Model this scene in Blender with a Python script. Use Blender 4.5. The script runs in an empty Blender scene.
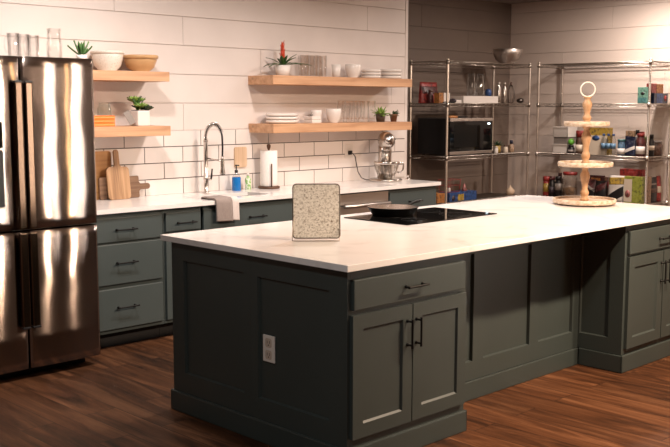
import bpy, bmesh, math, random
from mathutils import Vector, Matrix
random.seed(7)
sc = bpy.context.scene
COL = sc.collection
PI = math.pi

# ------------------------------------------------------------------ materials
def new_mat(name):
    m = bpy.data.materials.new(name); m.use_nodes = True
    nt = m.node_tree; b = nt.nodes['Principled BSDF']
    return m, nt, b

def mat(name, col, rough=.5, metal=0., spec=.5, trans=0., ior=1.45, emit=None, estr=0., coat=0.):
    m, nt, b = new_mat(name)
    b.inputs['Base Color'].default_value = (*col, 1)
    b.inputs['Roughness'].default_value = rough
    b.inputs['Metallic'].default_value = metal
    b.inputs['Specular IOR Level'].default_value = spec
    b.inputs['Transmission Weight'].default_value = trans
    b.inputs['IOR'].default_value = ior
    b.inputs['Coat Weight'].default_value = coat
    if emit:
        b.inputs['Emission Color'].default_value = (*emit, 1)
        b.inputs['Emission Strength'].default_value = estr
    return m

def noise_mat(name, stops, scale=(1, 1, 1), nscale=4., detail=5., rough=.5, metal=0., distort=0., bump=0., bscale=None, rough2=None, spec=.5):
    """colour ramp over a (stretched) noise in object space"""
    m, nt, b = new_mat(name); N = nt.nodes; L = nt.links
    tc = N.new('ShaderNodeTexCoord'); mp = N.new('ShaderNodeMapping')
    mp.inputs['Scale'].default_value = scale
    L.new(tc.outputs['Object'], mp.inputs['Vector'])
    nz = N.new('ShaderNodeTexNoise'); nz.inputs['Scale'].default_value = nscale
    nz.inputs['Detail'].default_value = detail; nz.inputs['Distortion'].default_value = distort
    L.new(mp.outputs['Vector'], nz.inputs['Vector'])
    r = N.new('ShaderNodeValToRGB'); e = r.color_ramp.elements
    while len(e) < len(stops): e.new(.5)
    for el, (p, c) in zip(e, stops):
        el.position = p; el.color = (*c, 1)
    L.new(nz.outputs['Fac'], r.inputs['Fac']); L.new(r.outputs['Color'], b.inputs['Base Color'])
    b.inputs['Roughness'].default_value = rough; b.inputs['Metallic'].default_value = metal
    b.inputs['Specular IOR Level'].default_value = spec
    if bump:
        bp = N.new('ShaderNodeBump'); bp.inputs['Strength'].default_value = bump; bp.inputs['Distance'].default_value = .004
        src = nz
        if bscale:
            src = N.new('ShaderNodeTexNoise'); src.inputs['Scale'].default_value = bscale; src.inputs['Detail'].default_value = 3
            L.new(tc.outputs['Object'], src.inputs['Vector'])
        L.new(src.outputs['Fac'], bp.inputs['Height']); L.new(bp.outputs['Normal'], b.inputs['Normal'])
    return m

def wood(name, dark, mid, light, axis='x', rough=.5, knots=True, fine=28., spec=.4):
    m, nt, b = new_mat(name); N = nt.nodes; L = nt.links
    tc = N.new('ShaderNodeTexCoord')
    mp = N.new('ShaderNodeMapping')
    s = [fine, fine, fine]; s['xyz'.index(axis)] = fine * .06
    mp.inputs['Scale'].default_value = s
    L.new(tc.outputs['Object'], mp.inputs['Vector'])
    nz = N.new('ShaderNodeTexNoise'); nz.inputs['Scale'].default_value = 1.; nz.inputs['Detail'].default_value = 6
    nz.inputs['Distortion'].default_value = .6
    L.new(mp.outputs['Vector'], nz.inputs['Vector'])
    r = N.new('ShaderNodeValToRGB'); e = r.color_ramp.elements; e.new(.5)
    for el, (p, c) in zip(e, ((.28, dark), (.5, mid), (.72, light))):
        el.position = p; el.color = (*c, 1)
    L.new(nz.outputs['Fac'], r.inputs['Fac'])
    out = r.outputs['Color']
    if knots:
        mp2 = N.new('ShaderNodeMapping'); s2 = [9., 9., 9.]; s2['xyz'.index(axis)] = 4.5
        mp2.inputs['Scale'].default_value = s2
        L.new(tc.outputs['Object'], mp2.inputs['Vector'])
        v = N.new('ShaderNodeTexVoronoi'); v.inputs['Scale'].default_value = 1.
        L.new(mp2.outputs['Vector'], v.inputs['Vector'])
        r2 = N.new('ShaderNodeValToRGB'); r2.color_ramp.elements[0].position = .09; r2.color_ramp.elements[0].color = (.75, .75, .75, 1)
        r2.color_ramp.elements[1].position = .20; r2.color_ramp.elements[1].color = (0, 0, 0, 1)
        L.new(v.outputs['Distance'], r2.inputs['Fac'])
        mx = N.new('ShaderNodeMix'); mx.data_type = 'RGBA'
        L.new(r2.outputs['Color'], mx.inputs['Factor']); L.new(out, mx.inputs['A'])
        mx.inputs['B'].default_value = (*[c * .35 for c in dark], 1)
        out = mx.outputs['Result']
    L.new(out, b.inputs['Base Color'])
    b.inputs['Roughness'].default_value = rough; b.inputs['Specular IOR Level'].default_value = spec
    return m

def floor_mat():
    m, nt, b = new_mat('floor_planks'); N = nt.nodes; L = nt.links
    tc = N.new('ShaderNodeTexCoord'); mp = N.new('ShaderNodeMapping')
    mp.inputs['Rotation'].default_value = (0, 0, PI / 2)
    L.new(tc.outputs['Object'], mp.inputs['Vector'])
    br = N.new('ShaderNodeTexBrick')
    br.inputs['Scale'].default_value = 1.; br.inputs['Brick Width'].default_value = 1.15; br.inputs['Row Height'].default_value = .18
    br.inputs['Mortar Size'].default_value = .0022; br.inputs['Mortar Smooth'].default_value = .2
    br.inputs['Color1'].default_value = (0, 0, 0, 1); br.inputs['Color2'].default_value = (1, 1, 1, 1); br.inputs['Mortar'].default_value = (.5, .5, .5, 1)
    br.offset = .37; br.offset_frequency = 2
    L.new(mp.outputs['Vector'], br.inputs['Vector'])
    mp2 = N.new('ShaderNodeMapping'); mp2.inputs['Scale'].default_value = (9, 1.0, 1)
    L.new(tc.outputs['Object'], mp2.inputs['Vector'])
    add = N.new('ShaderNodeVectorMath'); add.operation = 'MULTIPLY_ADD'
    add.inputs[1].default_value = (9, 9, 9)
    L.new(br.outputs['Color'], add.inputs[0]); L.new(mp2.outputs['Vector'], add.inputs[2])
    nz = N.new('ShaderNodeTexNoise'); nz.inputs['Scale'].default_value = 1.; nz.inputs['Detail'].default_value = 8; nz.inputs['Distortion'].default_value = 1.2
    nz.inputs['Roughness'].default_value = .65
    L.new(add.outputs['Vector'], nz.inputs['Vector'])
    r = N.new('ShaderNodeValToRGB'); e = r.color_ramp.elements; e.new(.5)
    for el, (p, c) in zip(e, ((.33, (.020, .0075, .0030)), (.5, (.090, .0335, .0130)), (.68, (.185, .080, .036)))):
        el.position = p; el.color = (*c, 1)
    L.new(nz.outputs['Fac'], r.inputs['Fac'])
    # tone per plank
    hs = N.new('ShaderNodeMix'); hs.data_type = 'RGBA'; hs.blend_type = 'MULTIPLY'; hs.inputs['Factor'].default_value = 1
    mr = N.new('ShaderNodeMapRange'); mr.inputs['To Min'].default_value = .62; mr.inputs['To Max'].default_value = 1.0
    L.new(br.outputs['Color'], mr.inputs['Value'])
    L.new(r.outputs['Color'], hs.inputs['A']); L.new(mr.outputs['Result'], hs.inputs['B'])
    mo = N.new('ShaderNodeMix'); mo.data_type = 'RGBA'
    L.new(br.outputs['Fac'], mo.inputs['Factor']); L.new(hs.outputs['Result'], mo.inputs['A']); mo.inputs['B'].default_value = (.016, .007, .004, 1)
    L.new(mo.outputs['Result'], b.inputs['Base Color'])
    b.inputs['Roughness'].default_value = .5; b.inputs['Specular IOR Level'].default_value = .18
    bp = N.new('ShaderNodeBump'); bp.inputs['Strength'].default_value = .25; bp.inputs['Distance'].default_value = .003
    L.new(nz.outputs['Fac'], bp.inputs['Height']); L.new(bp.outputs['Normal'], b.inputs['Normal'])
    return m

def steel_brushed(name, col, rough, aniso=.9, scr=.72):
    m, nt, b = new_mat(name); N = nt.nodes; L = nt.links
    b.inputs['Base Color'].default_value = (*col, 1); b.inputs['Metallic'].default_value = 1
    b.inputs['Roughness'].default_value = rough; b.inputs['Anisotropic'].default_value = aniso
    tc = N.new('ShaderNodeTexCoord'); sx = N.new('ShaderNodeSeparateXYZ'); L.new(tc.outputs['Object'], sx.inputs[0])
    ml = N.new('ShaderNodeMath'); ml.operation = 'MULTIPLY'; ml.inputs[1].default_value = 9000.; L.new(sx.outputs['Z'], ml.inputs[0])
    wn = N.new('ShaderNodeTexWhiteNoise'); wn.noise_dimensions = '1D'; L.new(ml.outputs[0], wn.inputs['W'])
    mr = N.new('ShaderNodeMapRange'); mr.inputs['To Min'].default_value = -scr / 2; mr.inputs['To Max'].default_value = scr / 2; L.new(wn.outputs['Value'], mr.inputs['Value'])
    cz = N.new('ShaderNodeCombineXYZ'); L.new(mr.outputs['Result'], cz.inputs['Z'])
    ge = N.new('ShaderNodeNewGeometry'); ad = N.new('ShaderNodeVectorMath'); L.new(ge.outputs['Normal'], ad.inputs[0]); L.new(cz.outputs[0], ad.inputs[1])
    nn = N.new('ShaderNodeVectorMath'); nn.operation = 'NORMALIZE'; L.new(ad.outputs[0], nn.inputs[0]); L.new(nn.outputs[0], b.inputs['Normal'])
    cx = N.new('ShaderNodeCombineXYZ'); cx.inputs['Z'].default_value = 1
    L.new(cx.outputs['Vector'], b.inputs['Tangent'])
    return m

def thin_glass(name, tint, edge=.9, refl=.9):
    """thin-walled clear glass: see-through, mirror-like towards grazing angles"""
    m, nt, b = new_mat(name); N = nt.nodes; L = nt.links
    N.remove(b)
    tr = N.new('ShaderNodeBsdfTransparent'); tr.inputs['Color'].default_value = (*tint, 1)
    gl = N.new('ShaderNodeBsdfGlossy'); gl.inputs['Roughness'].default_value = .04; gl.inputs['Color'].default_value = (refl, refl, refl, 1)
    lw = N.new('ShaderNodeLayerWeight'); lw.inputs['Blend'].default_value = .25
    mr = N.new('ShaderNodeMapRange'); mr.inputs['To Min'].default_value = .04; mr.inputs['To Max'].default_value = .42
    L.new(lw.outputs['Fresnel'], mr.inputs['Value'])
    mx = N.new('ShaderNodeMixShader'); L.new(mr.outputs['Result'], mx.inputs['Fac'])
    L.new(tr.outputs[0], mx.inputs[1]); L.new(gl.outputs[0], mx.inputs[2])
    L.new(mx.outputs[0], N['Material Output'].inputs['Surface'])
    return m

M = {}
M['floor'] = floor_mat()
M['shiplap'] = noise_mat('white_shiplap_paint', ((.3, (.74, .66, .615)), (.7, (.79, .71, .665))), nscale=3, rough=.42, spec=.35)
M['rightwall'] = noise_mat('shaded_white_shiplap', ((.3, (.63, .53, .465)), (.7, (.67, .565, .495))), nscale=2, rough=.5)  # white boards; the weaker, warmer light here is mixed into this tone
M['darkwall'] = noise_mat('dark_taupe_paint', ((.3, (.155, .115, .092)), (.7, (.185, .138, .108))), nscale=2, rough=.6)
M['otherwall'] = mat('far_room_paint', (.16, .13, .11), .7)
M['ceiling'] = mat('ceiling_paint', (.30, .26, .23), .8)
M['tile'] = noise_mat('white_tile_glaze', ((.3, (.78, .71, .67)), (.7, (.82, .755, .71))), nscale=2.5, rough=.14, spec=.5)
M['grout'] = mat('grey_brown_grout', (.085, .072, .062), .9)
M['quartz'] = noise_mat('white_quartz', ((.30, (.72, .675, .645)), (.42, (.83, .79, .765)), (.75, (.86, .825, .80))), nscale=2.2, detail=9, rough=.16, distort=2.2)
M['teal_light'] = noise_mat('slate_teal_paint', ((.3, (.058, .074, .073)), (.7, (.065, .081, .080))), nscale=3, rough=.42, spec=.4)
M['island_paint'] = noise_mat('dark_grey_green_paint', ((.3, (.040, .050, .0465)), (.7, (.0445, .055, .051))), nscale=3, rough=.40, spec=.4)
M['toe'] = mat('toe_kick_black', (.012, .012, .012), .7)
M['black'] = mat('satin_black_metal', (.006, .0055, .005), .5, spec=.22)
M['blackplastic'] = mat('black_plastic', (.010, .010, .011), .35)
M['blackglass'] = mat('black_glass', (.004, .004, .004), .045, spec=.5)
M['fridge'] = steel_brushed('brushed_steel', (.33, .272, .24), .105, 1.)
M['fridge_side'] = mat('fridge_side_grey', (.10, .085, .075), .45, metal=.6)
M['handle_steel'] = mat('dark_polished_steel', (.17, .115, .08), .2, metal=1)
M['steel'] = mat('stainless_steel', (.62, .57, .53), .22, metal=1)
M['steelrough'] = mat('satin_steel', (.55, .50, .46), .38, metal=1)
M['chrome'] = mat('chrome', (.80, .76, .72), .10, metal=1)
M['wirechrome'] = mat('wire_chrome', (.80, .72, .64), .34, metal=1)
M['ovenwindow'] = mat('oven_window', (.005, .005, .005), .22, spec=.25)
M['sinksteel'] = mat('sink_steel', (.26, .235, .215), .36, metal=1)
M['mixersteel'] = mat('mixer_nickel', (.56, .52, .48), .24, metal=1)
M['wireshelf'] = mat('wire_shelf_chrome', (.46, .41, .36), .33, metal=1)
M['shelfwood'] = wood('pine_shelf', (.44, .225, .118), (.60, .340, .190), (.68, .410, .245), 'x', rough=.5, fine=26)
M['board_pale'] = wood('acacia_pale', (.20, .105, .052), (.36, .205, .105), (.50, .305, .165), 'z', rough=.5, knots=False, fine=38)
M['board_orange'] = wood('oak_orange', (.34, .16, .055), (.48, .25, .095), (.56, .31, .13), 'x', rough=.5, knots=False, fine=26)
M['board_dark'] = wood('walnut_grey', (.105, .055, .030), (.18, .10, .058), (.26, .155, .095), 'x', rough=.55, knots=False, fine=40)
M['dkwood'] = wood('dark_walnut', (.05, .022, .012), (.09, .042, .022), (.14, .066, .036), 'x', rough=.45, knots=False, fine=40)
M['traywood'] = wood('tray_turned_wood', (.35, .205, .108), (.46, .285, .16), (.54, .35, .21), 'z', rough=.5, knots=False, fine=40)
M['traywhite'] = noise_mat('chippy_white_paint', ((.30, (.36, .235, .14)), (.45, (.50, .375, .265)), (.62, (.62, .53, .43))), scale=(1, 1, 2), nscale=34, detail=6, rough=.6)
M['rustgalv'] = noise_mat('galvanised_rusty', ((.30, (.22, .155, .095)), (.40, (.56, .50, .41)), (.55, (.80, .74, .64)), (.75, (.86, .81, .72))), scale=(1, 1, 1.3), nscale=95, detail=6, rough=.55, metal=.0, distort=.6)
M['galvedge'] = mat('galvanised_dark_rim', (.13, .105, .08), .45, metal=.6)
M['wire'] = mat('grey_wire', (.30, .26, .22), .35, metal=.9)
M['ceramic'] = mat('white_ceramic', (.80, .745, .70), .18, coat=.3)
M['speckle'] = noise_mat('speckled_cream_ceramic', ((.30, (.50, .43, .35)), (.40, (.74, .68, .60)), (.8, (.78, .725, .65))), nscale=120, detail=2, rough=.3)
M['stoneware'] = noise_mat('tan_stoneware', ((.3, (.52, .30, .135)), (.7, (.61, .375, .185))), nscale=9, rough=.35)
M['glass'] = thin_glass('clear_glass', (.995, .994, .992))
M['mixglass'] = thin_glass('smoky_clear_glass', (.90, .885, .865))
M['greenglass'] = thin_glass('pale_green_glass', (.955, .98, .972))
M['leaf'] = noise_mat('leaf_green', ((.3, (.018, .060, .012)), (.7, (.06, .135, .028))), nscale=22, rough=.4)
M['leafdark'] = noise_mat('leaf_dark', ((.3, (.014, .034, .013)), (.7, (.04, .075, .026))), nscale=22, rough=.45)
M['leaflime'] = noise_mat('leaf_lime', ((.3, (.13, .24, .035)), (.7, (.28, .42, .08))), nscale=22, rough=.45)
M['leaftip'] = noise_mat('leaf_olive', ((.3, (.09, .10, .035)), (.7, (.16, .19, .07))), nscale=16, rough=.45)
M['redspike'] = noise_mat('red_bract', ((.3, (.50, .030, .010)), (.7, (.70, .085, .022))), nscale=14, rough=.4)
M['terracotta'] = noise_mat('brown_terracotta', ((.3, (.16, .070, .036)), (.7, (.24, .115, .06))), nscale=14, rough=.7)
M['darkpot'] = mat('dark_brown_pot', (.07, .042, .028), .5)
M['soil'] = mat('potting_soil', (.02, .013, .009), .95)
M['orange'] = mat('orange_cover', (.85, .19, .022), .4)
M['orangeseam'] = mat('light_orange_edge', (.95, .46, .19), .5)
M['paper'] = mat('cream_paper', (.78, .70, .58), .8)
M['papertowel'] = noise_mat('paper_towel', ((.3, (.84, .80, .76)), (.7, (.88, .85, .82))), nscale=60, rough=.9)
M['blueliquid'] = mat('blue_soap', (.010, .16, .48), .18)
M['clearplastic'] = thin_glass('clear_plastic', (.93, .94, .945))
M['greenlabel'] = noise_mat('green_leaf_label', ((.45, (.72, .76, .62)), (.55, (.26, .46, .16))), nscale=55, detail=1, rough=.35)
M['towelgrey'] = noise_mat('grey_linen', ((.3, (.23, .185, .165)), (.7, (.33, .27, .245))), scale=(1, 1, 1), nscale=160, detail=2, rough=.95)
M['towelpale'] = noise_mat('pale_linen', ((.3, (.60, .52, .49)), (.7, (.68, .60, .565))), nscale=160, detail=2, rough=.95)
M['tanboard'] = wood('pale_tan_board', (.56, .38, .235), (.66, .465, .31), (.72, .53, .365), 'z', rough=.6, knots=False)
M['whiteplastic'] = mat('white_plastic', (.72, .66, .61), .4)
M['beigeplastic'] = mat('beige_plastic', (.78, .70, .63), .4)
M['socket'] = mat('socket_face', (.58, .47, .38), .4)
M['cord'] = mat('grey_cord', (.07, .06, .055), .5)
def C_(name, c, r=.45, **k):
    if k: M[name] = mat(name, c, r, **k); return
    if name in ('p_white', 'p_cream', 'p_grey', 'p_black', 'p_onion', 'lime_green'): M[name] = mat(name, c, r); return
    c = tuple(v * .72 for v in c); g = sum(c) / 3; q = [v * .55 + g * .25 for v in c]; l = [min(.6, v * .9 + .05) for v in c]
    M[name] = noise_mat(name, ((.36, [v * .5 for v in q]), (.47, [v * .85 + g * .1 for v in c]), (.56, [v * .9 + g * .08 for v in c]), (.66, l)), nscale=38, detail=2, rough=r)
C_('p_red', (.42, .022, .016)); C_('p_orange', (.58, .21, .03)); C_('p_yellow', (.52, .32, .022)); C_('p_blue', (.014, .075, .27))
C_('p_lightblue', (.12, .26, .42)); C_('p_teal', (.05, .20, .20)); C_('p_green', (.13, .30, .22)); C_('p_lime', (.35, .38, .03)); C_('p_white', (.60, .545, .50))
C_('p_black', (.012, .010, .010), .35); C_('p_brown', (.13, .055, .03)); C_('p_darkred', (.10, .012, .012)); C_('p_tan', (.40, .24, .13)); C_('p_purple', (.055, .035, .05))
C_('p_navy', (.012, .02, .06), .3); C_('p_cream', (.55, .46, .36)); C_('p_grey', (.22, .19, .17)); C_('p_pink', (.48, .14, .12)); C_('p_onion', (.52, .38, .26), .5)
C_('p_oats', (.30, .16, .07), .8); C_('p_apple', (.20, .42, .06), .35); C_('lime_green', (.13, .42, .05), .35)
C_('display', (.02, .03, .04), .3, emit=(.75, .95, 1.), estr=2.2)
C_('steel_dark', (.10, .085, .075), .3, metal=1)

# ------------------------------------------------------------------ mesh builder
class MB:
    def __init__(s): s.bm = bmesh.new()
    def _mark(s): s._f = set(s.bm.faces); s._v = set(s.bm.verts)
    def box(s, x0, x1, y0, y1, z0, z1, bev=0., seg=1):
        bm = s.bm
        x0, x1 = min(x0, x1), max(x0, x1); y0, y1 = min(y0, y1), max(y0, y1); z0, z1 = min(z0, z1), max(z0, z1)
        v = [bm.verts.new(p) for p in ((x0, y0, z0), (x1, y0, z0), (x1, y1, z0), (x0, y1, z0), (x0, y0, z1), (x1, y0, z1), (x1, y1, z1), (x0, y1, z1))]
        fs = [bm.faces.new([v[i] for i in q]) for q in ((0, 3, 2, 1), (4, 5, 6, 7), (0, 1, 5, 4), (1, 2, 6, 5), (2, 3, 7, 6), (3, 0, 4, 7))]
        if bev:
            ed = list({e for f in fs for e in f.edges})
            bmesh.ops.bevel(bm, geom=ed, offset=bev, segments=seg, profile=.6, affect='EDGES')
        return s
    def lathe(s, prof, c=(0, 0, 0), n=24, smooth=True, axis='z', sx=1., sy=1.):
        """prof: list of (r, h); closes at r==0"""
        bm = s.bm; rings = []
        for r, h in prof:
            if r < 1e-6:
                pts = [(0, 0, h)]
            else:
                pts = [(r * sx * math.cos(2 * PI * i / n), r * sy * math.sin(2 * PI * i / n), h) for i in range(n)]
            out = []
            for p in pts:
                if axis == 'y': p = (p[0], -p[2], p[1])
                elif axis == 'x': p = (p[2], p[0], p[1])
                out.append(bm.verts.new((p[0] + c[0], p[1] + c[1], p[2] + c[2])))
            rings.append(out)
        for a, b in zip(rings, rings[1:]):
            for i in range(n):
                j = (i + 1) % n
                if len(a) == 1 and len(b) == 1: continue
                if len(a) == 1: f = bm.faces.new((a[0], b[j], b[i]))
                elif len(b) == 1: f = bm.faces.new((a[i], a[j], b[0]))
                else: f = bm.faces.new((a[i], a[j], b[j], b[i]))
                f.smooth = smooth
        for ring, flip in ((rings[0], True), (rings[-1], False)):
            if len(ring) > 1:
                bm.faces.new(list(reversed(ring)) if flip else ring)
        return s
    def tube(s, pts, r, n=8, closed=False, cap=True):
        bm = s.bm; P = [Vector(p) for p in pts]; rings = []; k = len(P)
        R = r if isinstance(r, (list, tuple)) else [r] * k
        up = None
        for i, p in enumerate(P):
            if closed: t = P[(i + 1) % k] - P[i - 1]
            else: t = P[min(i + 1, k - 1)] - P[max(i - 1, 0)]
            t.normalize()
            if up is None:
                up = Vector((0, 0, 1)) if abs(t.z) < .9 else Vector((1, 0, 0))
            a = t.cross(up)
            if a.length < 1e-5: a = t.orthogonal()
            a.normalize(); b = a.cross(t); b.normalize(); up = b
            rings.append([bm.verts.new(p + (a * math.cos(2 * PI * j / n) + b * math.sin(2 * PI * j / n)) * R[i]) for j in range(n)])
        m = k if closed else k - 1
        for i in range(m):
            a, b = rings[i], rings[(i + 1) % k]
            for j in range(n):
                f = bm.faces.new((a[j], a[(j + 1) % n], b[(j + 1) % n], b[j])); f.smooth = True
        if not closed and cap:
            bm.faces.new(list(reversed(rings[0]))); bm.faces.new(rings[-1])
        return s
    def rod(s, a, b, r, n=6): return s.tube([a, b], r, n)
    def prism(s, poly, d0, d1, plane='xz', bev=0., seg=2):
        """extrude outline poly (u,v) from d0 to d1 along the axis normal to plane"""
        bm = s.bm
        def P(u, v, d):
            return {'xz': (u, d, v), 'xy': (u, v, d), 'yz': (d, u, v)}[plane]
        a = [bm.verts.new(P(u, v, d0)) for u, v in poly]; b = [bm.verts.new(P(u, v, d1)) for u, v in poly]
        n = len(poly)
        fs = [bm.faces.new(a), bm.faces.new(list(reversed(b)))]
        for i in range(n):
            j = (i + 1) % n
            fs.append(bm.faces.new((a[i], b[i], b[j], a[j])))
        bmesh.ops.recalc_face_normals(bm, faces=fs)
        if bev:
            ed = list({e for f in fs[:2] for e in f.edges})
            bmesh.ops.bevel(bm, geom=ed, offset=bev, segments=seg, profile=.6, affect='EDGES')
        return s
    def recess(s, F, u0, u1, v0, v1, a0, a1, b0, b1, th=.02, dep=.010, ch=.009):
        """slab with one recessed, chamfered panel; F(u,v,d) -> point, d outward"""
        bm = s.bm
        def ring(x0, x1, y0, y1, d): return [bm.verts.new(F(u, v, d)) for u, v in ((x0, y0), (x1, y0), (x1, y1), (x0, y1))]
        back = ring(u0, u1, v0, v1, -th); o = ring(u0, u1, v0, v1, 0); i1 = ring(a0, a1, b0, b1, 0)
        i2 = ring(a0 + ch, a1 - ch, b0 + ch, b1 - ch, -dep)
        fs = []
        for A, B in ((back, o), (o, i1), (i1, i2)):
            for k in range(4):
                l = (k + 1) % 4
                fs.append(bm.faces.new((A[k], A[l], B[l], B[k])))
        fs.append(bm.faces.new(i2)); fs.append(bm.faces.new(list(reversed(back))))
        bmesh.ops.recalc_face_normals(bm, faces=fs)
        return s
    def leaf(s, base, d, L, w, droop=.3, n=6, th=.0022, up=(0, 0, 1), cup=.25):
        """thick, tapered, drooping blade"""
        bm = s.bm; d = Vector(d).normalized(); p = Vector(base); up = Vector(up)
        side = d.cross(up)
        if side.length < 1e-3: side = d.orthogonal()
        side.normalize(); secs = []
        for i in range(n + 1):
            t = i / n
            ww = w * max(.04, math.sin(PI * min(1, .12 + .88 * t)) ** .75 if t > .35 else .55 + .45 * (t / .35)) * (1 if t < .98 else .1)
            nr = side.cross(d).normalized()
            secs.append([bm.verts.new(p - side * ww / 2 + nr * cup * ww / 2), bm.verts.new(p + nr * th), bm.verts.new(p + side * ww / 2 + nr * cup * ww / 2), bm.verts.new(p - nr * th)])
            d = (d - Vector((0, 0, 1)) * droop / n).normalized(); p = p + d * (L / n)
        for a, b in zip(secs, secs[1:]):
            for k in range(4):
                l = (k + 1) % 4
                f = bm.faces.new((a[k], a[l], b[l], b[k])); f.smooth = True
        bm.faces.new(secs[0]); bm.faces.new(list(reversed(secs[-1])))
        return s
    def blob(s, c, r, n=2, sq=(1, 1, 1), jit=0.):
        g = bmesh.ops.create_icosphere(s.bm, subdivisions=n, radius=1.)
        for v in g['verts']:
            k = 1 + random.uniform(-jit, jit)
            v.co = Vector((v.co.x * r * sq[0] * k + c[0], v.co.y * r * sq[1] * k + c[1], v.co.z * r * sq[2] * k + c[2]))
            for f in v.link_faces: f.smooth = True
        return s
    def build(s, name, m, parent=None, smooth_angle=None):
        bm = s.bm
        if parent is not None and parent.get('_org') is not None:
            o = Vector(parent['_org'])
            if o.length > 0: bmesh.ops.translate(bm, verts=bm.verts, vec=-o)
        bmesh.ops.recalc_face_normals(bm, faces=bm.faces)
        me = bpy.data.meshes.new(name); bm.to_mesh(me); bm.free()
        ms = m if isinstance(m, (list, tuple)) else [m]
        for k in ms: me.materials.append(M[k])
        ob = bpy.data.objects.new(name, me); COL.objects.link(ob)
        if parent is not None:
            ob.parent = parent
            if parent.get('_org') is not None: ob['_org'] = parent['_org']
        return ob

def thing(name, label, cat, loc=(0, 0, 0), rz=0., group=None, local=False):
    """Empty at the base; unless local, meshes given in world coordinates are shifted into its frame"""
    o = bpy.data.objects.new(name, None); COL.objects.link(o); o.empty_display_size = .05
    o.location = loc; o.rotation_euler = (0, 0, rz); o['label'] = label; o['category'] = cat
    if group: o['group'] = group
    o['_org'] = (0, 0, 0) if local else loc
    return o
def tag(o, label, cat, group=None, loc=None, rz=None):
    o['label'] = label; o['category'] = cat
    if group: o['group'] = group
    if loc is not None: o.location = loc
    if rz is not None: o.rotation_euler = (0, 0, rz)
    return o
def solo(mb, name, m, label, cat, loc=None, group=None, rz=0.):
    """thing that is one mesh; loc given -> mesh is in local coordinates"""
    o = mb.build(name, m); tag(o, label, cat, group, loc, rz)
    return o
def struct(mb, name, m):
    o = mb.build(name, m); o['kind'] = 'structure'; return o
def copy_tree(o, parent=None):
    c = o.copy(); COL.objects.link(c)
    if parent is not None: c.parent = parent
    for ch in list(o.children): copy_tree(ch, c)
    return c
def dup(o, loc, label, rz=None, scale=None):
    c = copy_tree(o); c.location = loc; c['label'] = label
    if rz is not None: c.rotation_euler = (0, 0, rz)
    if scale is not None: c.scale = scale
    return c
def arc(c, r, a0, a1, n, fn):
    return [fn(c[0] + r * math.cos(a0 + (a1 - a0) * i / n), c[1] + r * math.sin(a0 + (a1 - a0) * i / n)) for i in range(n + 1)]
def rrect(u0, u1, v0, v1, r, n=4):
    P = []
    for cu, cv, a in ((u1 - r, v1 - r, 0), (u0 + r, v1 - r, PI / 2), (u0 + r, v0 + r, PI), (u1 - r, v0 + r, 1.5 * PI)):
        for i in range(n + 1):
            t = a + PI / 2 * i / n
            P.append((cu + r * math.cos(t), cv + r * math.sin(t)))
    return P

H = .94          # worktop height
YW = 3.31        # back wall face
FX = lambda y: (lambda u, v, d: (u, y - d, v))      # faces -Y
FL = lambda x: (lambda u, v, d: (x - d, u, v))      # faces -X

# ------------------------------------------------------------------ setting
struct(MB().box(-4.1, 6.92, -4.6, 4.16, -.05, 0), 'floor', 'floor')
struct(MB().box(-4.1, 6.92, -4.6, 4.16, 2.80, 2.87), 'ceiling', 'ceiling')
# back wall: shiplap boards, one mesh
def shiplap(mb, a0, a1, zs, joints, place, gap=.004, th=.018):
    for i, (z0, z1) in enumerate(zip(zs, zs[1:])):
        js = [a0] + sorted(j for j in joints.get(i, []) if a0 < j < a1) + [a1]
        for u0, u1 in zip(js, js[1:]):
            place(mb, u0 + (gap / 3 if u0 > a0 else 0), u1 - (gap / 3 if u1 < a1 else 0), z0 + gap / 2, z1 - gap / 2, th)
zs = [.0, .205, .42, .637, .853, 1.07, 1.25, 1.421, 1.629, 1.846, 2.064, 2.2795, 2.495, 2.80]
mb = MB(); mb.box(-4.1, 4.11, YW + .012, YW + .13, 0, 2.80)
shiplap(mb, -4.1, 4.11, zs, {7: [-1.08, 1.544], 8: [-.4, 3.0 + .9], 9: [-.296, 2.321], 10: [-1.065, 1.552], 11: [-1.66, .957, 3.574], 12: [-.7, 2.0]},
        lambda m, u0, u1, z0, z1, th: m.box(u0, u1, YW, YW + th, z0, z1, .0012))
struct(mb, 'wall_back', 'shiplap')
rz_ = [0, .095, .33, .565, .80, 1.035, 1.27, 1.505, 1.74, 1.975, 2.21, 2.445, 2.68, 2.80]
mb = MB(); mb.box(6.822, 6.92, -4.6, 4.16, 0, 2.80)
shiplap(mb, -4.6, 4.065, rz_, {11: [2.732, -.3], 10: [.9], 9: [3.35, 1.5], 8: [2.1], 7: [3.0], 6: [2.5], 5: [3.4, 1.2]},
        lambda m, u0, u1, z0, z1, th: m.box(6.81, 6.83, u0, u1, z0, z1, .001), gap=.003)
struct(mb, 'wall_right', 'rightwall')
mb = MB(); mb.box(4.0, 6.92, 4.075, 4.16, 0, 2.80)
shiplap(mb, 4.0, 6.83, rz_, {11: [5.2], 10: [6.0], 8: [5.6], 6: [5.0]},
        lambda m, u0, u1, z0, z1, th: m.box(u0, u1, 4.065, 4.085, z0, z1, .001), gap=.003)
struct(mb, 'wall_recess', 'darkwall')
struct(MB().box(-4.1, -4.0, -4.6, 3.32, 0, 2.80), 'wall_left', 'otherwall')
struct(MB().box(-4.1, 6.92, -4.6, -4.5, 0, 2.80), 'wall_front', 'otherwall')
struct(MB().box(4.085, 4.125, YW - .004, YW + .135, 0, 2.80, .003), 'trim_1', 'shiplap')
struct(MB().box(6.795, 6.81, -4.5, 4.065, 0, .10, .003), 'baseboard_right', 'rightwall')
struct(MB().box(4.13, 6.795, 4.05, 4.065, 0, .10, .003), 'baseboard_recess', 'darkwall')
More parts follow.
